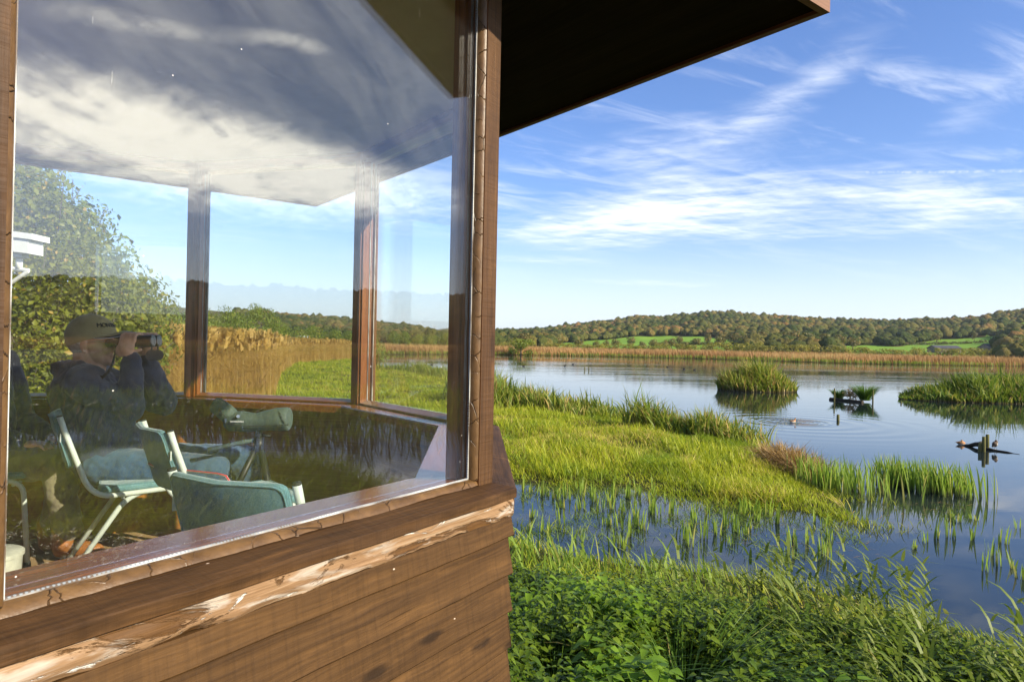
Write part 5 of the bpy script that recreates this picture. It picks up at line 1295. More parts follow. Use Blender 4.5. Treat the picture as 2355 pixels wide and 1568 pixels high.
# jacket
b = Blob()
b.limb([J(204, 872, 3.43), J(192, 905, 3.44), J(225, 985, 3.39), J(258, 1050, 3.36)], [0.10, 0.155, 0.165, 0.17], 18)
b.limb([sh_n + Vector((0.0, 0.03, 0)), ch, sh_f + Vector((0, -0.03, 0))], [0.095, 0.15, 0.095], 16)
b.limb([sh_n, (sh_n + el_n) / 2 + Vector((0, 0, -0.01)), el_n, el_n.lerp(wr_n, 0.5), wr_n + Vector((0, 0, -0.006))], [0.085, 0.078, 0.068, 0.056, 0.046], 16)
b.limb([sh_f, (sh_f + el_f) / 2, el_f, el_f.lerp(wr_f, 0.5), wr_f + Vector((0, 0, -0.006))], [0.085, 0.078, 0.068, 0.056, 0.046], 16)
b.limb([J(180, 842, 3.33), J(163, 846, 3.42), J(176, 846, 3.52)], [0.030, 0.040, 0.030]); b.limb([J(180, 842, 3.33), J(216, 862, 3.32), J(236, 872, 3.40)], [0.026, 0.026, 0.024])
b.limb([J(136, 850, 3.40), J(150, 842, 3.44)], [0.040, 0.034])
jk = b.fuse('jacket', NAVY, man, 0.008, 3, disp=(0.022, 0.05), origin=MO)
b = Blob(); b.limb([J(225, 860, 3.36), J(234, 876, 3.345)], [0.020, 0.012]); b.fuse('shirt_collar', WHITE, man, 0.005, 2, origin=MO)
b = Blob()
for hp_, kn, an in ((hp_n, kn_n, an_n), (hp_f, kn_f, an_f)): b.limb([pv + Vector((0, 0, -0.01)), hp_, kn, kn.lerp(an, 0.5), an + Vector((0, 0, 0.04))], [0.12, 0.098, 0.078, 0.066, 0.058], 16)
b.fuse('jeans', JEANS, man, 0.008, 3, disp=(0.018, 0.04), origin=MO)
for an in (an_n, an_f):
    b = Blob(); b.limb([an + Vector((-0.03, 0, -0.03)), an + Vector((0.08, 0.02, -0.035)), an + Vector((0.16, 0.04, -0.04))], [0.042, 0.038, 0.030]); b.fuse('shoe', BLACK, man, 0.007, 3, origin=MO)
# hair, cap, glasses
def shell(name, mat, rx, ry, rz_, keep, th=0.004, cz=0.0, cx=0.0, seg=(96, 64), plane=None):
    bm = bmesh.new(); bmesh.ops.create_uvsphere(bm, u_segments=seg[0], v_segments=seg[1], radius=1.0)
    for v in bm.verts: v.co = Vector((v.co.x * rx + cx, v.co.y * ry, v.co.z * rz_ + cz))
    if plane: bmesh.ops.bisect_plane(bm, geom=bm.verts[:] + bm.edges[:] + bm.faces[:], plane_co=plane[0], plane_no=plane[1], clear_inner=True)
    if keep: bmesh.ops.delete(bm, geom=[f_ for f_ in bm.faces if not keep(f_.calc_center_median())], context='FACES')
    for v in bm.verts: v.co = H(*v.co) - MO
    me = bpy.data.meshes.new(name); bm.to_mesh(me); bm.free()
    o = link(name, me, mat, man, True); md = o.modifiers.new('t', 'SOLIDIFY'); md.thickness = th; md.offset = 1
    return o
shell('hair', HAIR, 0.103, 0.080, 0.093, lambda c: c.z < 0.05 and c.z > -0.055 + 0.012 * math.sin(c.y * 90) and c.x < -0.004 - max(0, -c.z) * 0.6 and not (abs(c.y) > 0.055 and ((c.x + 0.004) / 0.022) ** 2 + ((c.z + 0.012) / 0.032) ** 2 < 1), 0.004, 0.02, -0.012)
CUT = lambda x: -0.016 + (x + 0.11) * 0.27
cap = shell('cap', CAPC, 0.113, 0.090, 0.107, None, 0.003, 0.036, -0.008, (64, 48), (Vector((0, 0, CUT(0))), Vector((-0.27, 0, 1)).normalized()))
mb = MB(); n = 28; top = []
for k in range(n + 1):
    a = -1.32 + 2.64 * k / n
    x_, y_ = 0.108 * math.cos(a) - 0.008, 0.0905 * math.sin(a)
    inner_ = Vector((x_, y_, CUT(x_) + 0.004)); L = 0.098 * max(0.0, math.cos(a * 1.16)) ** 0.55
    outer = inner_ + Vector((L, -0.004 * math.sin(a), 0.006 - 0.030 * math.sin(a) ** 2 * (L / 0.098)))
    mid_b = inner_.lerp(outer, 0.5) + Vector((0, 0, 0.010 * math.cos(a)))
    top.append([H(*q) - MO for q in (inner_, mid_b, inner_.lerp(outer, 0.8) + Vector((0, 0, 0.004)), outer)])
dz_ = upv * 0.0035
for k in range(n):
    A_, B_ = top[k], top[k + 1]
    mb.face([A_[0], A_[1], B_[1], B_[0]], mi=0); mb.face([A_[1], A_[2], B_[2], B_[1]], mi=0); mb.face([A_[2], A_[3], B_[3], B_[2]], mi=1)
    mb.face([A_[0] - dz_, B_[0] - dz_, B_[3] - dz_, A_[3] - dz_], mi=1); mb.face([A_[3], A_[3] - dz_, B_[3] - dz_, B_[3]], mi=2)
mb.build('cap_brim', [CAPC, BLACK, WHITE], cap)
mb = MB(); mb.tube([H(-0.008, 0, 0.1425) - MO, H(-0.008, 0, 0.150) - MO], [0.009, 0.006], 12); mb.build('cap_button', CAPC, cap)
for k, chh in enumerate('MONTR'):
    a = R(-52 + 13.0 * k); cz_ = 0.60
    q = Vector((0.1185 * math.cos(a) * 0.88 - 0.008, 0.0955 * math.sin(a) * 0.88, 0.0860)); nn_ = Vector((math.cos(a) * 0.85, math.sin(a) * 0.95, 0.50)).normalized()
    tx_ = Vector((-math.sin(a), math.cos(a), 0)); ty_ = nn_.cross(tx_)
    Mx = Matrix.Translation(H(*q) - MO) @ (HR @ Matrix((tx_, ty_, nn_)).transposed()).to_4x4()
    text_mesh('lettering', chh, 0.030, BLACK, cap, Mx, 0.003)
mb = MB()
for s in (-1,):
    mb.tube([H(-0.005, 0.082 * s, 0.006) - MO, H(0.05, 0.075 * s, 0.008) - MO, H(0.095, 0.062 * s, 0.008) - MO], 0.0014, 6)
mb.build('glasses', M_STEEL, man)
# binoculars, a thing of its own held in the hands
bino = empty('binoculars', tuple(bx0)); tag(bino, 'black binoculars with dangling lens caps held up by the man in the cap', 'binoculars'); BO = Vector(bino.location)
for k, o2 in enumerate((Vector((0, 0, 0)), off2 * 0.62)):
    p0 = bx0 + o2 - BO; d = bd_
    mb = MB(); mb.tube([p0 - d * 0.055, p0 - d * 0.030, p0 - d * 0.028, p0, p0 + d * 0.01, p0 + d * 0.10, p0 + d * 0.115, p0 + d * 0.172], [0.019, 0.020, 0.015, 0.018, 0.024, 0.027, 0.029, 0.030], 20)
    brl = mb.build('barrel', BLACK, bino, auto=R(40))
    mb = MB(); mb.tube([p0 + d * 0.1715, p0 + d * 0.1735], 0.025, 20); mb.build('lens', DARKG, brl)
    mb = MB(); c = p0 + d * 0.166 + Vector((0.0, 0, -0.072)); n_c = Vector((0.5, -0.86, 0.1)).normalized()
    mb.tube([c - n_c * 0.004, c + n_c * 0.004], 0.027, 20); mb.tube([p0 + d * 0.166 + Vector((0, 0, -0.028)), c + Vector((0, 0, 0.024))], 0.004, 6); mb.build('lens_cap', BLACK, bino, auto=R(40))
mb = MB(); mb.tube([bx0 + bd_ * 0.02 - BO + Vector((0, 0.01, 0.006)), bx0 + off2 * 0.62 + bd_ * 0.02 - BO + Vector((0, -0.01, 0.006))], 0.014, 10); mb.tube([bx0 + bd_ * 0.09 - BO + Vector((0, 0.01, 0.006)), bx0 + off2 * 0.62 + bd_ * 0.09 - BO + Vector((0, -0.01, 0.006))], 0.012, 10); mb.build('bridge', BLACK, bino)
def strap(pts, w_, name='strap', mat=BLACK, parent=bino):
    mb = MB(); P = [Vector(p) - BO for p in pts]
    for k in range(len(P) - 1):
        q = Vector((0, -0.35, 1)).normalized() * w_ / 2
        mb.face([P[k] - q, P[k + 1] - q, P[k + 1] + q, P[k] + q])
    o = mb.build(name, mat, parent); md = o.modifiers.new('t', 'SOLIDIFY'); md.thickness = 0.003; return o
strap(arc(bx0 + Vector((0, -0.02, -0.01)), J(262, 850, 3.24), J(236, 868, 3.28), 8) + arc(J(236, 868, 3.28), J(200, 858, 3.28), J(182, 842, 3.30), 6), 0.018)

# second visitor, mostly hidden by the window frame
KHAKI = fabric('khaki_trousers', (0.21, 0.18, 0.11), (0.30, 0.265, 0.175)); BOOT = plain('tan_boot_leather', (0.34, 0.13, 0.035), 0.4, 0, 0.4, 0.15, 40)
p2 = empty('person', (-2.62, 3.36, FLOOR)); O2 = Vector(p2.location); tag(p2, 'person in dark jacket and beige trousers half hidden behind the left window frame', 'person')
hip = Vector((-2.62, 3.36, FLOOR + 0.50)); kn = Vector((-2.22, 3.36, FLOOR + 0.48)); an = Vector((-2.20, 3.42, FLOOR + 0.10)); kn2 = Vector((-2.26, 3.50, FLOOR + 0.47)); an2 = Vector((-2.34, 3.52, FLOOR + 0.10))
chs = Vector((-2.66, 3.36, FLOOR + 0.93)); hd2 = Vector((-2.66, 3.38, FLOOR + 1.22))
b = Blob(); b.limb([hip, chs], [0.11, 0.11]); b.limb([chs, hd2 + Vector((0, 0, -0.1))], [0.06, 0.055]); b.ball(hd2, (0.098, 0.078, 0.118)); b.ball(hd2 + Vector((0.10, 0, -0.02)), 0.016); b.ball(hd2 + Vector((0.06, 0, -0.085)), (0.04, 0.045, 0.035))
for s in (-1, 1): b.ball(hd2 + Vector((-0.005, 0.08 * s, -0.01)), (0.018, 0.008, 0.032))
for k_, a_2 in ((kn, an), (kn2, an2)): b.limb([hip, k_, a_2], [0.07, 0.05, 0.036])
for s, hx in ((-1, -0.19), (1, 0.19)):
    e2 = chs + Vector((0.10, hx * 1.15, -0.26)); w2 = chs + Vector((0.33, hx * 0.5, -0.33)); b.limb([chs + Vector((0, hx, 0.05)), e2, w2], [0.045, 0.038, 0.026]); b.ball(w2 + Vector((0.04, 0, -0.005)), (0.045, 0.036, 0.018))
    for q in range(4): b.limb([w2 + Vector((0.07, -0.027 + 0.018 * q, 0)), w2 + Vector((0.105, -0.029 + 0.019 * q, -0.008)), w2 + Vector((0.125, -0.029 + 0.019 * q, -0.026))], [0.010, 0.009, 0.007], 8)
    b.limb([w2 + Vector((0.02, -0.03 * s, 0)), w2 + Vector((0.06, -0.052 * s, -0.01))], [0.012, 0.009], 8)
b.fuse('body', SKIN, p2, 0.006, 3, origin=O2)
b = Blob(); b.limb([hip + Vector((0, 0, 0.0)), chs, chs + Vector((0, 0, 0.12))], [0.165, 0.17, 0.085], 16)
for hx in (-0.19, 0.19): e2 = chs + Vector((0.10, hx * 1.15, -0.26)); w2 = chs + Vector((0.33, hx * 0.5, -0.33)); b.limb([chs + Vector((0, hx, 0.04)), e2, w2], [0.085, 0.066, 0.046], 14)
b.fuse('jacket', NAVY, p2, 0.010, 3, disp=(0.03, 0.06), origin=O2)
b = Blob()
for k_, a_2 in ((kn, an), (kn2, an2)): b.limb([hip, k_, k_.lerp(a_2, 0.5), a_2 + Vector((0, 0, 0.05))], [0.11, 0.080, 0.070, 0.066], 14)
b.fuse('trousers', KHAKI, p2, 0.008, 3, disp=(0.02, 0.05), origin=O2)
b = Blob(); b.ball(hd2 + Vector((-0.015, 0, 0.02)), (0.102, 0.084, 0.112)); b.fuse('hair', HAIR, p2, 0.01, 2, origin=O2)
for a_2 in (an, an2):
    b = Blob(); b.limb([a_2 + Vector((-0.02, 0, 0.06)), a_2 + Vector((-0.025, 0, -0.045)), a_2 + Vector((0.07, -0.01, -0.05)), a_2 + Vector((0.15, -0.02, -0.055))], [0.058, 0.050, 0.048, 0.042]); b.fuse('boot', BOOT, p2, 0.007, 3, origin=O2)

# ------------------------------------------------------------------ spotting scope on its tripod
CASE = plain('green_scope_case', (0.075, 0.105, 0.088), 0.6, 0, 0.3, 0.12, 60, 0.2)
sc0 = at(595, 985, 3.25); scope = empty('spotting_scope', (sc0.x, sc0.y, FLOOR)); SO = Vector(scope.location); tag(scope, 'spotting scope in a grey-green cover standing on a black tripod', 'spotting scope')
S_ = lambda x, y, d=3.25: at(x, y, d) - SO
mb = MB(); mb.tube([S_(522, 966), S_(530, 968), S_(560, 969), S_(590, 971), S_(620, 966), S_(640, 964), S_(662, 963), S_(666, 963)], [0.035, 0.047, 0.050, 0.044, 0.050, 0.056, 0.056, 0.050], 20); cs_ = mb.build('scope_body', CASE, scope, auto=R(40))
mb = MB(); mb.tube([S_(492, 929), S_(498, 932), S_(520, 948), S_(540, 966)], [0.033, 0.040, 0.042, 0.040], 18); mb.build('eyepiece', CASE, scope, auto=R(40))
mb = MB(); mb.tube([S_(521, 973, 3.20), S_(560, 979, 3.195), S_(600, 980, 3.20), S_(664, 976, 3.19)], 0.0022, 6); mb.tube([S_(499, 927, 3.22), S_(506, 944, 3.205), S_(520, 960, 3.20)], 0.0020, 6); mb.build('zip', M_RUB, cs_)
mb = MB(); mb.tube([S_(639, 944, 3.22), S_(645, 952, 3.195), S_(650, 965, 3.19), S_(655, 972, 3.193)], 0.0018, 6); mb.build('seam', M_RUB, cs_)
Mx = Matrix.Translation(S_(545, 969.5, 3.196)) @ Matrix.Rotation(R(90), 4, 'X')
text_mesh('lettering', 'SWAROVSKI', 0.0115, WHITE, cs_, Mx, 0.0006)
mb = MB(); mb.tube([S_(548, 957, 3.2), S_(548, 957, 3.19)], 0.008, 10); mb.build('knob', M_STEEL, cs_)
mb = MB(); mb.tube([S_(596, 986), S_(596, 1010)], 0.016, 12); mb.tube([S_(596, 1006), S_(596, 1040)], 0.022, 12); mb.tube([S_(588, 998), S_(622, 1002)], 0.006, 8); mb.build('tripod_head', BLACK, scope, smooth=True)
mb = MB(); mb.tube([S_(585, 1012), S_(560, 1016), S_(478, 1035, 3.18)], [0.008, 0.011, 0.012], 8); mb.build('pan_handle', CASE, scope, smooth=True)
tp_ = S_(596, 1036)
for a in (200, 320, 80):
    d = Vector((math.cos(R(a)), math.sin(R(a)), 0)); ft = Vector((tp_.x, tp_.y, 0)) + d * 0.30
    mid_ = tp_.lerp(ft, 0.5)
    mb = MB(); mb.tube([tp_ + d * 0.02, mid_], 0.015, 10); mb.tube([mid_, ft], 0.010, 10); lg_ = mb.build('leg', [BLACK, M_STEEL], scope, smooth=True)
    for fce in lg_.data.polygons:
        if (fce.center - tp_).length > (mid_ - tp_).length: fce.material_index = 1
    mb = MB(); mb.tube([mid_ + (tp_ - mid_).normalized() * 0.02, mid_ - (tp_ - mid_).normalized() * 0.02], 0.019, 10); mb.build('clamp', M_RUB, lg_)

# cream stool and red-and-white lead
CREAM = plain('cream_plastic', (0.55, 0.54, 0.44), 0.5)
st = empty('waste_bin', (-1.965, 2.60, FLOOR)); tag(st, 'small cream round bin just showing at the lower left corner of the glass', 'bin')
mb = MB(); mb.tube([(0, 0, 0.0), (0, 0, 0.27)], [0.085, 0.10], 28); mb.build('tub', CREAM, st, auto=R(50))
mb = MB(); mb.tube([(0, 0, 0.271), (0, 0, 0.285), (0, 0, 0.292)], [0.106, 0.106, 0.092], 28); mb.build('lid', CREAM, st, auto=R(50))
def cordmat():
    m, nt = material('red_white_lead'); u, v, _ = nt.xyz(nt.n('ShaderNodeTexCoord').outputs['UV'])
    z = nt.xyz(nt.n('ShaderNodeNewGeometry').outputs['Normal'])[2]
    principled(nt, nt.mix(nt.m('GREATER_THAN', nt.m('SINE', nt.mul(v, 200)), -0.75), (0.50, 0.03, 0.05), (0.78, 0.74, 0.70)), 0.5); return m
pts = [at(343, 1066, 2.72), at(356, 1072, 2.70), at(385, 1077, 2.66), at(430, 1082, 2.60), at(470, 1086, 2.56), at(500, 1089, 2.54), at(520, 1094, 2.52), at(532, 1112, 2.52), at(536, 1150, 2.52)]
c0 = pts[0]; mb = MB(); mb.tube([p - c0 for p in pts], 0.0045, 8); o = mb.build('cord', cordmat(), smooth=True); o.location = c0; tag(o, 'thin red and white cord strung across behind the nearest chair', 'cord')

# security camera on its bracket outside the left window
WMET = plain('white_powder_coat', (0.72, 0.72, 0.68), 0.4, 0, 0.5, 0.03)
cc0 = at(46, 620, 6.3); cctv = empty('security_camera', tuple(cc0)); tag(cctv, 'white box security camera on a pole bracket outside the left window', 'security camera')
Cq = lambda x, y, d=6.3: at(x, y, d) - cc0
def slab(name, x0, x1, ya, yb, dep, mat, parent, slope=0.0, b=0.004):
    a, c = Cq(x0, ya), Cq(x1, ya + slope); a2, c2 = Cq(x0, yb), Cq(x1, yb + slope); D_ = Vector((0, dep, 0)); mb = MB()
    F = [a2 - D_, c2 - D_, c - D_, a - D_]; B = [p + D_ * 2 for p in F]
    mb.face(F); mb.face(B[::-1])
    for k in range(4): mb.face([F[k], F[(k + 1) % 4], B[(k + 1) % 4], B[k]][::-1])
    o = mb.build(name, mat, parent); bevel(o, b); return o
slab('housing', -40, 82, 537, 572, 0.10, WMET, cctv, 14); slab('sun_shield', -45, 94, 524, 537.5, 0.12, WMET, cctv, 18)
slab('yoke', 37, 58, 556, 590, 0.05, WMET, cctv, 3)
mb = MB(); mb.tube([Cq(44, 586), Cq(44, 594)], 0.045, 14); mb.tube([Cq(44, 594), Cq(44, 618)], 0.028, 14); mb.build('post', WMET, cctv, smooth=True)
mb = MB(); mb.tube([Cq(-60, 606), Cq(66, 622)], 0.018, 8); mb.tube([Cq(64, 624), Cq(-40, 695)], 0.018, 8); mb.tube([Cq(-60, 560), Cq(-55, 960)], 0.06, 10); mb.build('bracket', WMET, cctv)

# ------------------------------------------------------------------ lake furniture, birds, far things
POSTW = wood('lake_post', (0.050, 0.050, 0.018), (0.18, 0.17, 0.060), 0.85, 0.2, 0.5, bump=0.4, gloss=0.1)
SLIME = wood('lake_beam', (0.014, 0.011, 0.007), (0.050, 0.040, 0.022), 0.7, 0.2, 0.4, bump=0.4, gloss=0.2)
def stake(x, yb, yt, wpx, label, grp=None, tilt=(0, 0), mat=POSTW):
    q = gnd(x, yb); h = at(x, yt, q[1]).z; r = wpx / F_PX * q[1] / 2
    mb = MB(); mb.tube([(0, 0, -0.5), (tilt[0] * 0.3 * h, 0, h * 0.3), (tilt[0] * h, tilt[1] * h, h - r * 0.1), (tilt[0] * h, tilt[1] * h, h)], [r, r * 1.03, r * 0.98, r * 0.9], 14)
    o = mb.build('stake', mat, smooth=False, auto=R(50)); o.location = (q[0], q[1], 0); return tag(o, label, 'post', grp)
stake(2253, 1038, 1017.6, 7.4, 'shortest of the three mossy stakes beside the resting ducks'); stake(2261.6, 1038.7, 1003.6, 7.4, 'middle mossy stake of the three beside the resting ducks'); stake(2270, 1033, 998.6, 7.2, 'tallest of the three mossy stakes beside the resting ducks')
stake(1918.5, 922.7, 892.4, 3.2, 'thin stake at the left end of the log raft'); stake(2007, 926, 896, 3.4, 'thin pale stake at the right end of the log raft')
stake(1927, 965.6, 953, 6.4, 'stubby dark stake alone in the water below the log raft'); stake(2072, 928, 922, 3.0, 'tiny stump of a stake right of the log raft')
stake(1345, 852, 842.6, 2.0, 'left of two thin stakes far out on the lake', None, (-0.12, 0)); stake(1354.7, 852, 842, 2.0, 'right of two thin stakes far out on the lake', None, (-0.15, 0))
def beam(name, label, a, b, r0, r1, cat='beam', mat=SLIME):
    a, b = Vector(a), Vector(b); c = (a + b) / 2; mb = MB(); n = 6
    mb.tube([a.lerp(b, k / n) - c + Vector((0, 0, 0.012 * math.sin(k * 2.1))) for k in range(n + 1)], [r0 + (r1 - r0) * k / n for k in range(n + 1)], 8)
    o = mb.build(name, mat, auto=R(60)); o.location = c; return tag(o, label, cat)
g1, g2 = gnd(2214, 1024), gnd(2262, 1030)
beam('sunken_beam', 'dark sunken beam rising from the water to the three mossy stakes', (*g1, -0.03), (at(2254, 1021, g2[1]).x, g2[1] - 0.1, at(2254, 1019, g2[1]).z), 0.05, 0.10)
beam('sunken_beam', 'short dark beam behind the three mossy stakes', (at(2266, 1019, g2[1]).x, g2[1] + 0.15, at(2266, 1019, g2[1]).z), (at(2281, 1019, g2[1]).x, g2[1] + 0.2, at(2281, 1018, g2[1]).z), 0.07, 0.05)
beam('plank', 'mossy yellow-green plank slanting from the three stakes', (at(2264, 1028, g2[1]).x, g2[1] - 0.02, 0.06), (at(2276, 1021, g2[1]).x, g2[1] + 0.05, at(2276, 1022, g2[1]).z), 0.05, 0.03, 'plank', POSTW)
g3, g4 = gnd(2262, 1033), gnd(2344, 1044.5)
beam('floating_pole', 'long dark pole floating beside the three mossy stakes', (*g3, 0.04), (*g4, 0.0), 0.055, 0.012, 'pole')
# log raft with its plants
r0, r1 = gnd(1909, 919), gnd(1984, 926)
beam('log_raft', 'dark waterlogged log raft carrying plants in the open lake', (*r0, 0.03), (*r1, 0.03), 0.14, 0.13, 'log')
def tuft(x, yb, n, h, spread, mat, label, wd=0.035, lean=0.30):
    q = gnd(x, yb); P = np.column_stack([rng.normal(0, spread, n), rng.normal(0, spread * .8, n), np.full(n, 0.1)])
    V, T, a, b = blades(P, h * rng.uniform(.6, 1.1, n), wd, np.arctan2(P[:, 1], P[:, 0]), rng.uniform(0.05, lean * 2, n), 0.5, tint=np.clip(rng.normal(.4, .25, n), 0, 1), nseg=3)
    o = trimesh('water_plant', V, T, {'tint': a, 'tip': b}, mat); o.location = (*q, 0); tag(o, label, 'plant')
tuft(1928, 919.5, 340, 0.85, 0.10, SEDGE, 'small bright green tuft at the left end of the log raft')
tuft(1989, 924, 620, 1.35, 0.12, SEDGE, 'large spiky rush tuft at the right end of the log raft')
q = gnd(1957, 922); V, T, ti, tp, _ = leaf_cloud(np.array([[0, 0, 0.65], [0.2, 0, 0.4], [-0.25, 0, 0.5]]), np.full((3, 3), 0.42), 520, 0.10, shell=0.2)
o = trimesh('water_plant', V, T, {'tint': ti, 'tip': tp}, DEAD); o.location = (*q, 0); tag(o, 'withered purplish-brown plant in the middle of the log raft', 'plant')
# a spray of thin stems on the right island
# birds
def birdmat(name, back, breast, head, belly=(0.7, 0.66, 0.58)):
    m, nt = material(name); x, y, z = nt.xyz(nt.n('ShaderNodeTexCoord').outputs['Object'])
    ob = nt.n('ShaderNodeTexCoord').outputs['Object']
    mot = nt.noise(ob, 38, 3); c = nt.mix(nt.map(mot, 0.4, 0.62), back, tuple(q * 0.45 for q in back))
    c = nt.mix(nt.map(x, -0.02, 0.035), c, breast); c = nt.mix(nt.map(nt.add(z, nt.mul(mot, 0.03)), 0.045, 0.075, 1, 0), c, belly)
    c = nt.mix(nt.map(z, 0.168, 0.185), c, head)
    principled(nt, c, 0.7, 0, 0.2); return m
BILL = plain('bill', (0.16, 0.17, 0.18), 0.4)
def duck(label, x, y, head, size, mat, pose='swim', zoff=0.0, pt=None, group=None, cat='duck'):
    q = pt or (*gnd(x, y), 0.0)
    root = empty('duck', (q[0], q[1], q[2] + zoff), R(90 - head)); tag(root, label, cat, group); root.scale = (size,) * 3
    b = Blob()
    if pose == 'stand':
        b.limb([(-0.10, 0, 0.06), (-0.02, 0, 0.12), (0.03, 0, 0.20)], [0.04, 0.085, 0.06]); b.ball((-0.02, 0, 0.13), (0.10, 0.075, 0.10)); b.ball((0.02, -0.01, 0.245), (0.046, 0.040, 0.040)); bl = [(0.05, -0.01, 0.235), (0.075, -0.02, 0.215)]
    elif pose == 'rest':
        b.ball((0, 0, 0.075), (0.155, 0.085, 0.078)); b.limb([(-0.10, 0, 0.085), (-0.20, 0, 0.10)], [0.05, 0.014]); b.ball((0.02, 0, 0.165), (0.042, 0.036, 0.036)); b.limb([(0.06, 0, 0.10), (0.02, 0, 0.155)], [0.05, 0.034]); bl = [(-0.01, -0.01, 0.155), (-0.05, -0.02, 0.145)]
    else:
        b.ball((0, 0, 0.05), (0.155, 0.080, 0.068)); b.limb([(-0.09, 0, 0.06), (-0.20, 0, 0.095)], [0.05, 0.012]); b.limb([(0.10, 0, 0.07), (0.125, 0, 0.15)], [0.042, 0.028]); b.ball((0.135, 0, 0.175), (0.042, 0.032, 0.034)); bl = [(0.165, 0, 0.17), (0.215, 0, 0.158)]
    b.fuse('body', mat, root, 0.008, 3)
    mb = MB(); mb.tube(bl, [0.012, 0.009], 8); mb.build('bill', BILL, root, smooth=True)
    if pose == 'stand':
        for s in (-1, 1): mb = MB(); mb.tube([(0.0, 0.03 * s, 0.05), (0.005, 0.03 * s, -0.045)], 0.006, 6); mb.tube([(0.0, 0.03 * s, -0.043), (0.04, 0.035 * s, -0.047)], [0.006, 0.012], 6); mb.build('leg', BILL, root)
    return root
D1 = birdmat('duck_brown', (0.20, 0.115, 0.055), (0.40, 0.20, 0.085), (0.20, 0.13, 0.07)); D2 = birdmat('duck_grey', (0.10, 0.075, 0.05), (0.46, 0.44, 0.38), (0.11, 0.075, 0.05), (0.60, 0.58, 0.50)); D3 = birdmat('duck_dark', (0.03, 0.03, 0.03), (0.03, 0.03, 0.03), (0.02, 0.02, 0.02), (0.05, 0.05, 0.05))
duck('brown duck swimming inside a ring of ripples', *dkpx if 'dkpx' in globals() else (1823, 971), 75, 1.05, D1)
duck('chestnut duck resting on the water left of the mossy stakes', 2210, 1022, 95, 1.0, D1, 'rest', -0.012)
pp = Vector((*g3, 0)).lerp(Vector((*g4, 0)), 0.33)
duck('pale-breasted duck standing on the floating pole', 0, 0, 80, 1.05, D2, 'stand', 0.115, (pp.x, pp.y, 0.0))
for k, (x, y, hd_) in enumerate(((1535, 844, 90), (1573, 849, -80), (1597, 851, 100), (1299, 841.5, 60), (1204, 842.5, 90), (993, 839, 90), (1318, 838, 90))):
    duck('tiny dark waterbird far out on the lake', x, y, hd_, 1.3, D3, 'swim', 0, None, 'tiny dark waterbirds far out on the lake', 'waterbird')
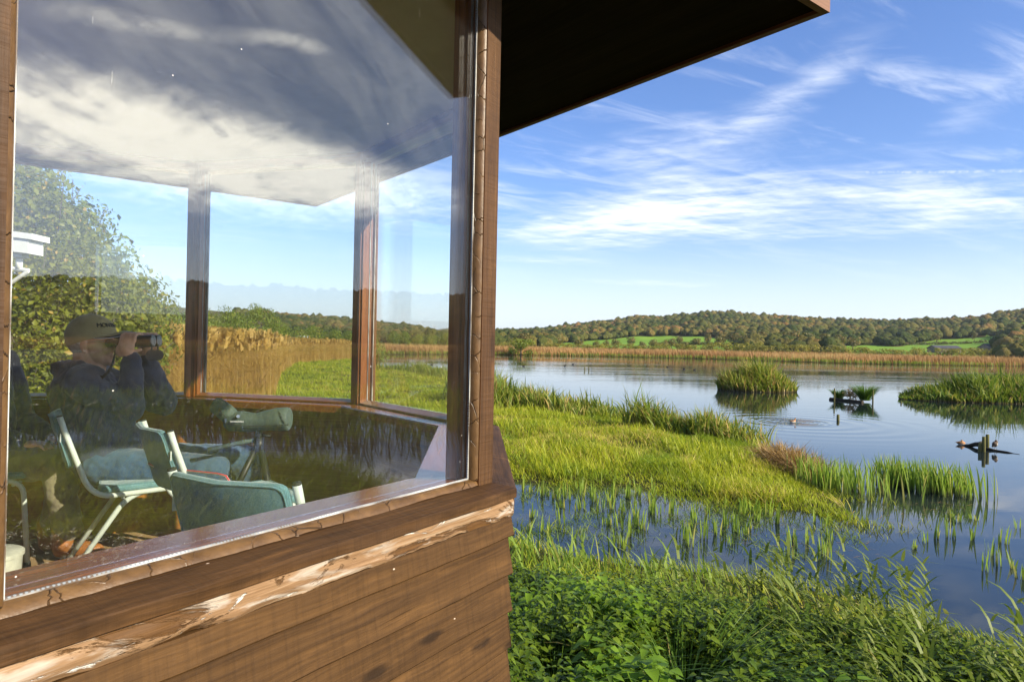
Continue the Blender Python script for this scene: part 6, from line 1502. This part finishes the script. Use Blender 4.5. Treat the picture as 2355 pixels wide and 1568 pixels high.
# barns
ROOFM = plain('slate_roof', (0.075, 0.075, 0.085), 0.8, 0, 0.2, 0.2, 1.2); STONE = plain('farm_stone', (0.20, 0.165, 0.13), 0.9, 0, 0.1, 0.2, 0.8); RUST = plain('rusty_sheeting', (0.22, 0.16, 0.13), 0.8, 0, 0.2, 0.2, 0.6)
def barn(label, x0, x1, y_top, y_eave, d, depth, group=None):
    a, c = at(x0, y_top, d), at(x1, y_top, d); ze = at((x0 + x1) / 2, y_eave, d).z; zr = a.z; L = c.x - a.x
    gz_ = float(height(np.array([[a.x, d]]))[0]) - 1.0; root = empty('barn', ((a.x + c.x) / 2, d, gz_)); tag(root, label, 'barn', group)
    h, r = ze - gz_, zr - gz_; mb = MB(); mb.box(-L / 2, L / 2, -depth / 2, depth / 2, 0, h); w_ = mb.build('wall', STONE, root)
    mb = MB(); o_ = 0.4
    for s in (-1, 1):
        P = [(-L / 2 - o_, s * (depth / 2 + o_), h - 0.15), (L / 2 + o_, s * (depth / 2 + o_), h - 0.15), (L / 2 + o_, 0, r), (-L / 2 - o_, 0, r)]
        mb.face(P if s < 0 else P[::-1]); mb.face([(p[0], p[1], p[2] + 0.12) for p in (P[::-1] if s < 0 else P)])
    mb.build('roof', ROOFM, root)
    for s in (-1, 1):
        mb = MB(); mb.face([(s * L / 2 * 1.001, -depth / 2, h), (s * L / 2 * 1.001, depth / 2, h), (s * L / 2 * 1.001, 0, r - .1)]); mb.build('gable', RUST, root)
    for k in range(4):
        xx = -L / 2 + L * (0.15 + 0.23 * k); mb = MB(); mb.box(xx, xx + L * 0.09, -depth / 2 - 0.05, -depth / 2 + 0.1, h * 0.35, h * 0.8); mb.build('door', RUST if k % 2 else M_RUB, root)
barn('long low barn with a dark slate roof among the far trees', 2143, 2200, 794, 800.5, 470, 11)
barn('taller barn with a dark pitched roof at the right edge of the fields', 2264, 2312, 790.5, 799, 480, 14); barn('low stone outbuilding in front of the taller barn', 2277, 2306, 801, 805, 462, 8)
# white vehicle beyond the reed bed
v0 = at(690, 783, 150); veh = empty('parked_vehicle', (v0.x, v0.y, float(height(np.array([[v0.x, v0.y]]))[0]))); tag(veh, 'small white vehicle parked behind the golden reed bed', 'vehicle'); zb = v0.z - veh.location.z
mb = MB(); mb.box(-1.6, 1.6, -0.8, 0.8, 0.5, zb + 0.45); o = mb.build('body', WMET, veh); bevel(o, 0.12)
mb = MB(); mb.box(-0.5, 1.05, -0.75, 0.75, zb + 0.451, zb + 1.0); o = mb.build('cab', WMET, veh); bevel(o, 0.1)
mb = MB(); mb.box(-0.35, 0.9, -0.765, 0.765, zb + 0.55, zb + 0.9); mb.build('window', DARKG, veh)
mb = MB(); mb.box(1.1, 1.6, -0.7, 0.7, zb + 0.45, zb + 1.05); o = mb.build('tank', WMET, veh); bevel(o, 0.15)
for s in (-1, 1):
    for x in (-1.0, 1.0): mb = MB(); mb.tube([(x, s * 0.62, 0.38), (x, s * 0.84, 0.38)], 0.38, 16); mb.build('wheel', M_RUB, veh)

# the air over the valley
hm, nt = material('haze'); pv_ = nt.n('ShaderNodeVolumePrincipled'); pv_.inputs['Color'].default_value = (0.80, 0.90, 1.0, 1); pv_.inputs['Density'].default_value = 0.00006; pv_.inputs['Anisotropy'].default_value = 0.2
nt.t.links.new(pv_.outputs[0], nt.out.inputs[1])
mb = MB(); mb.box(-9600, 9600, -9600, 9600, -2.0, 175.0); tag(mb.build('haze', hm), kind='stuff')
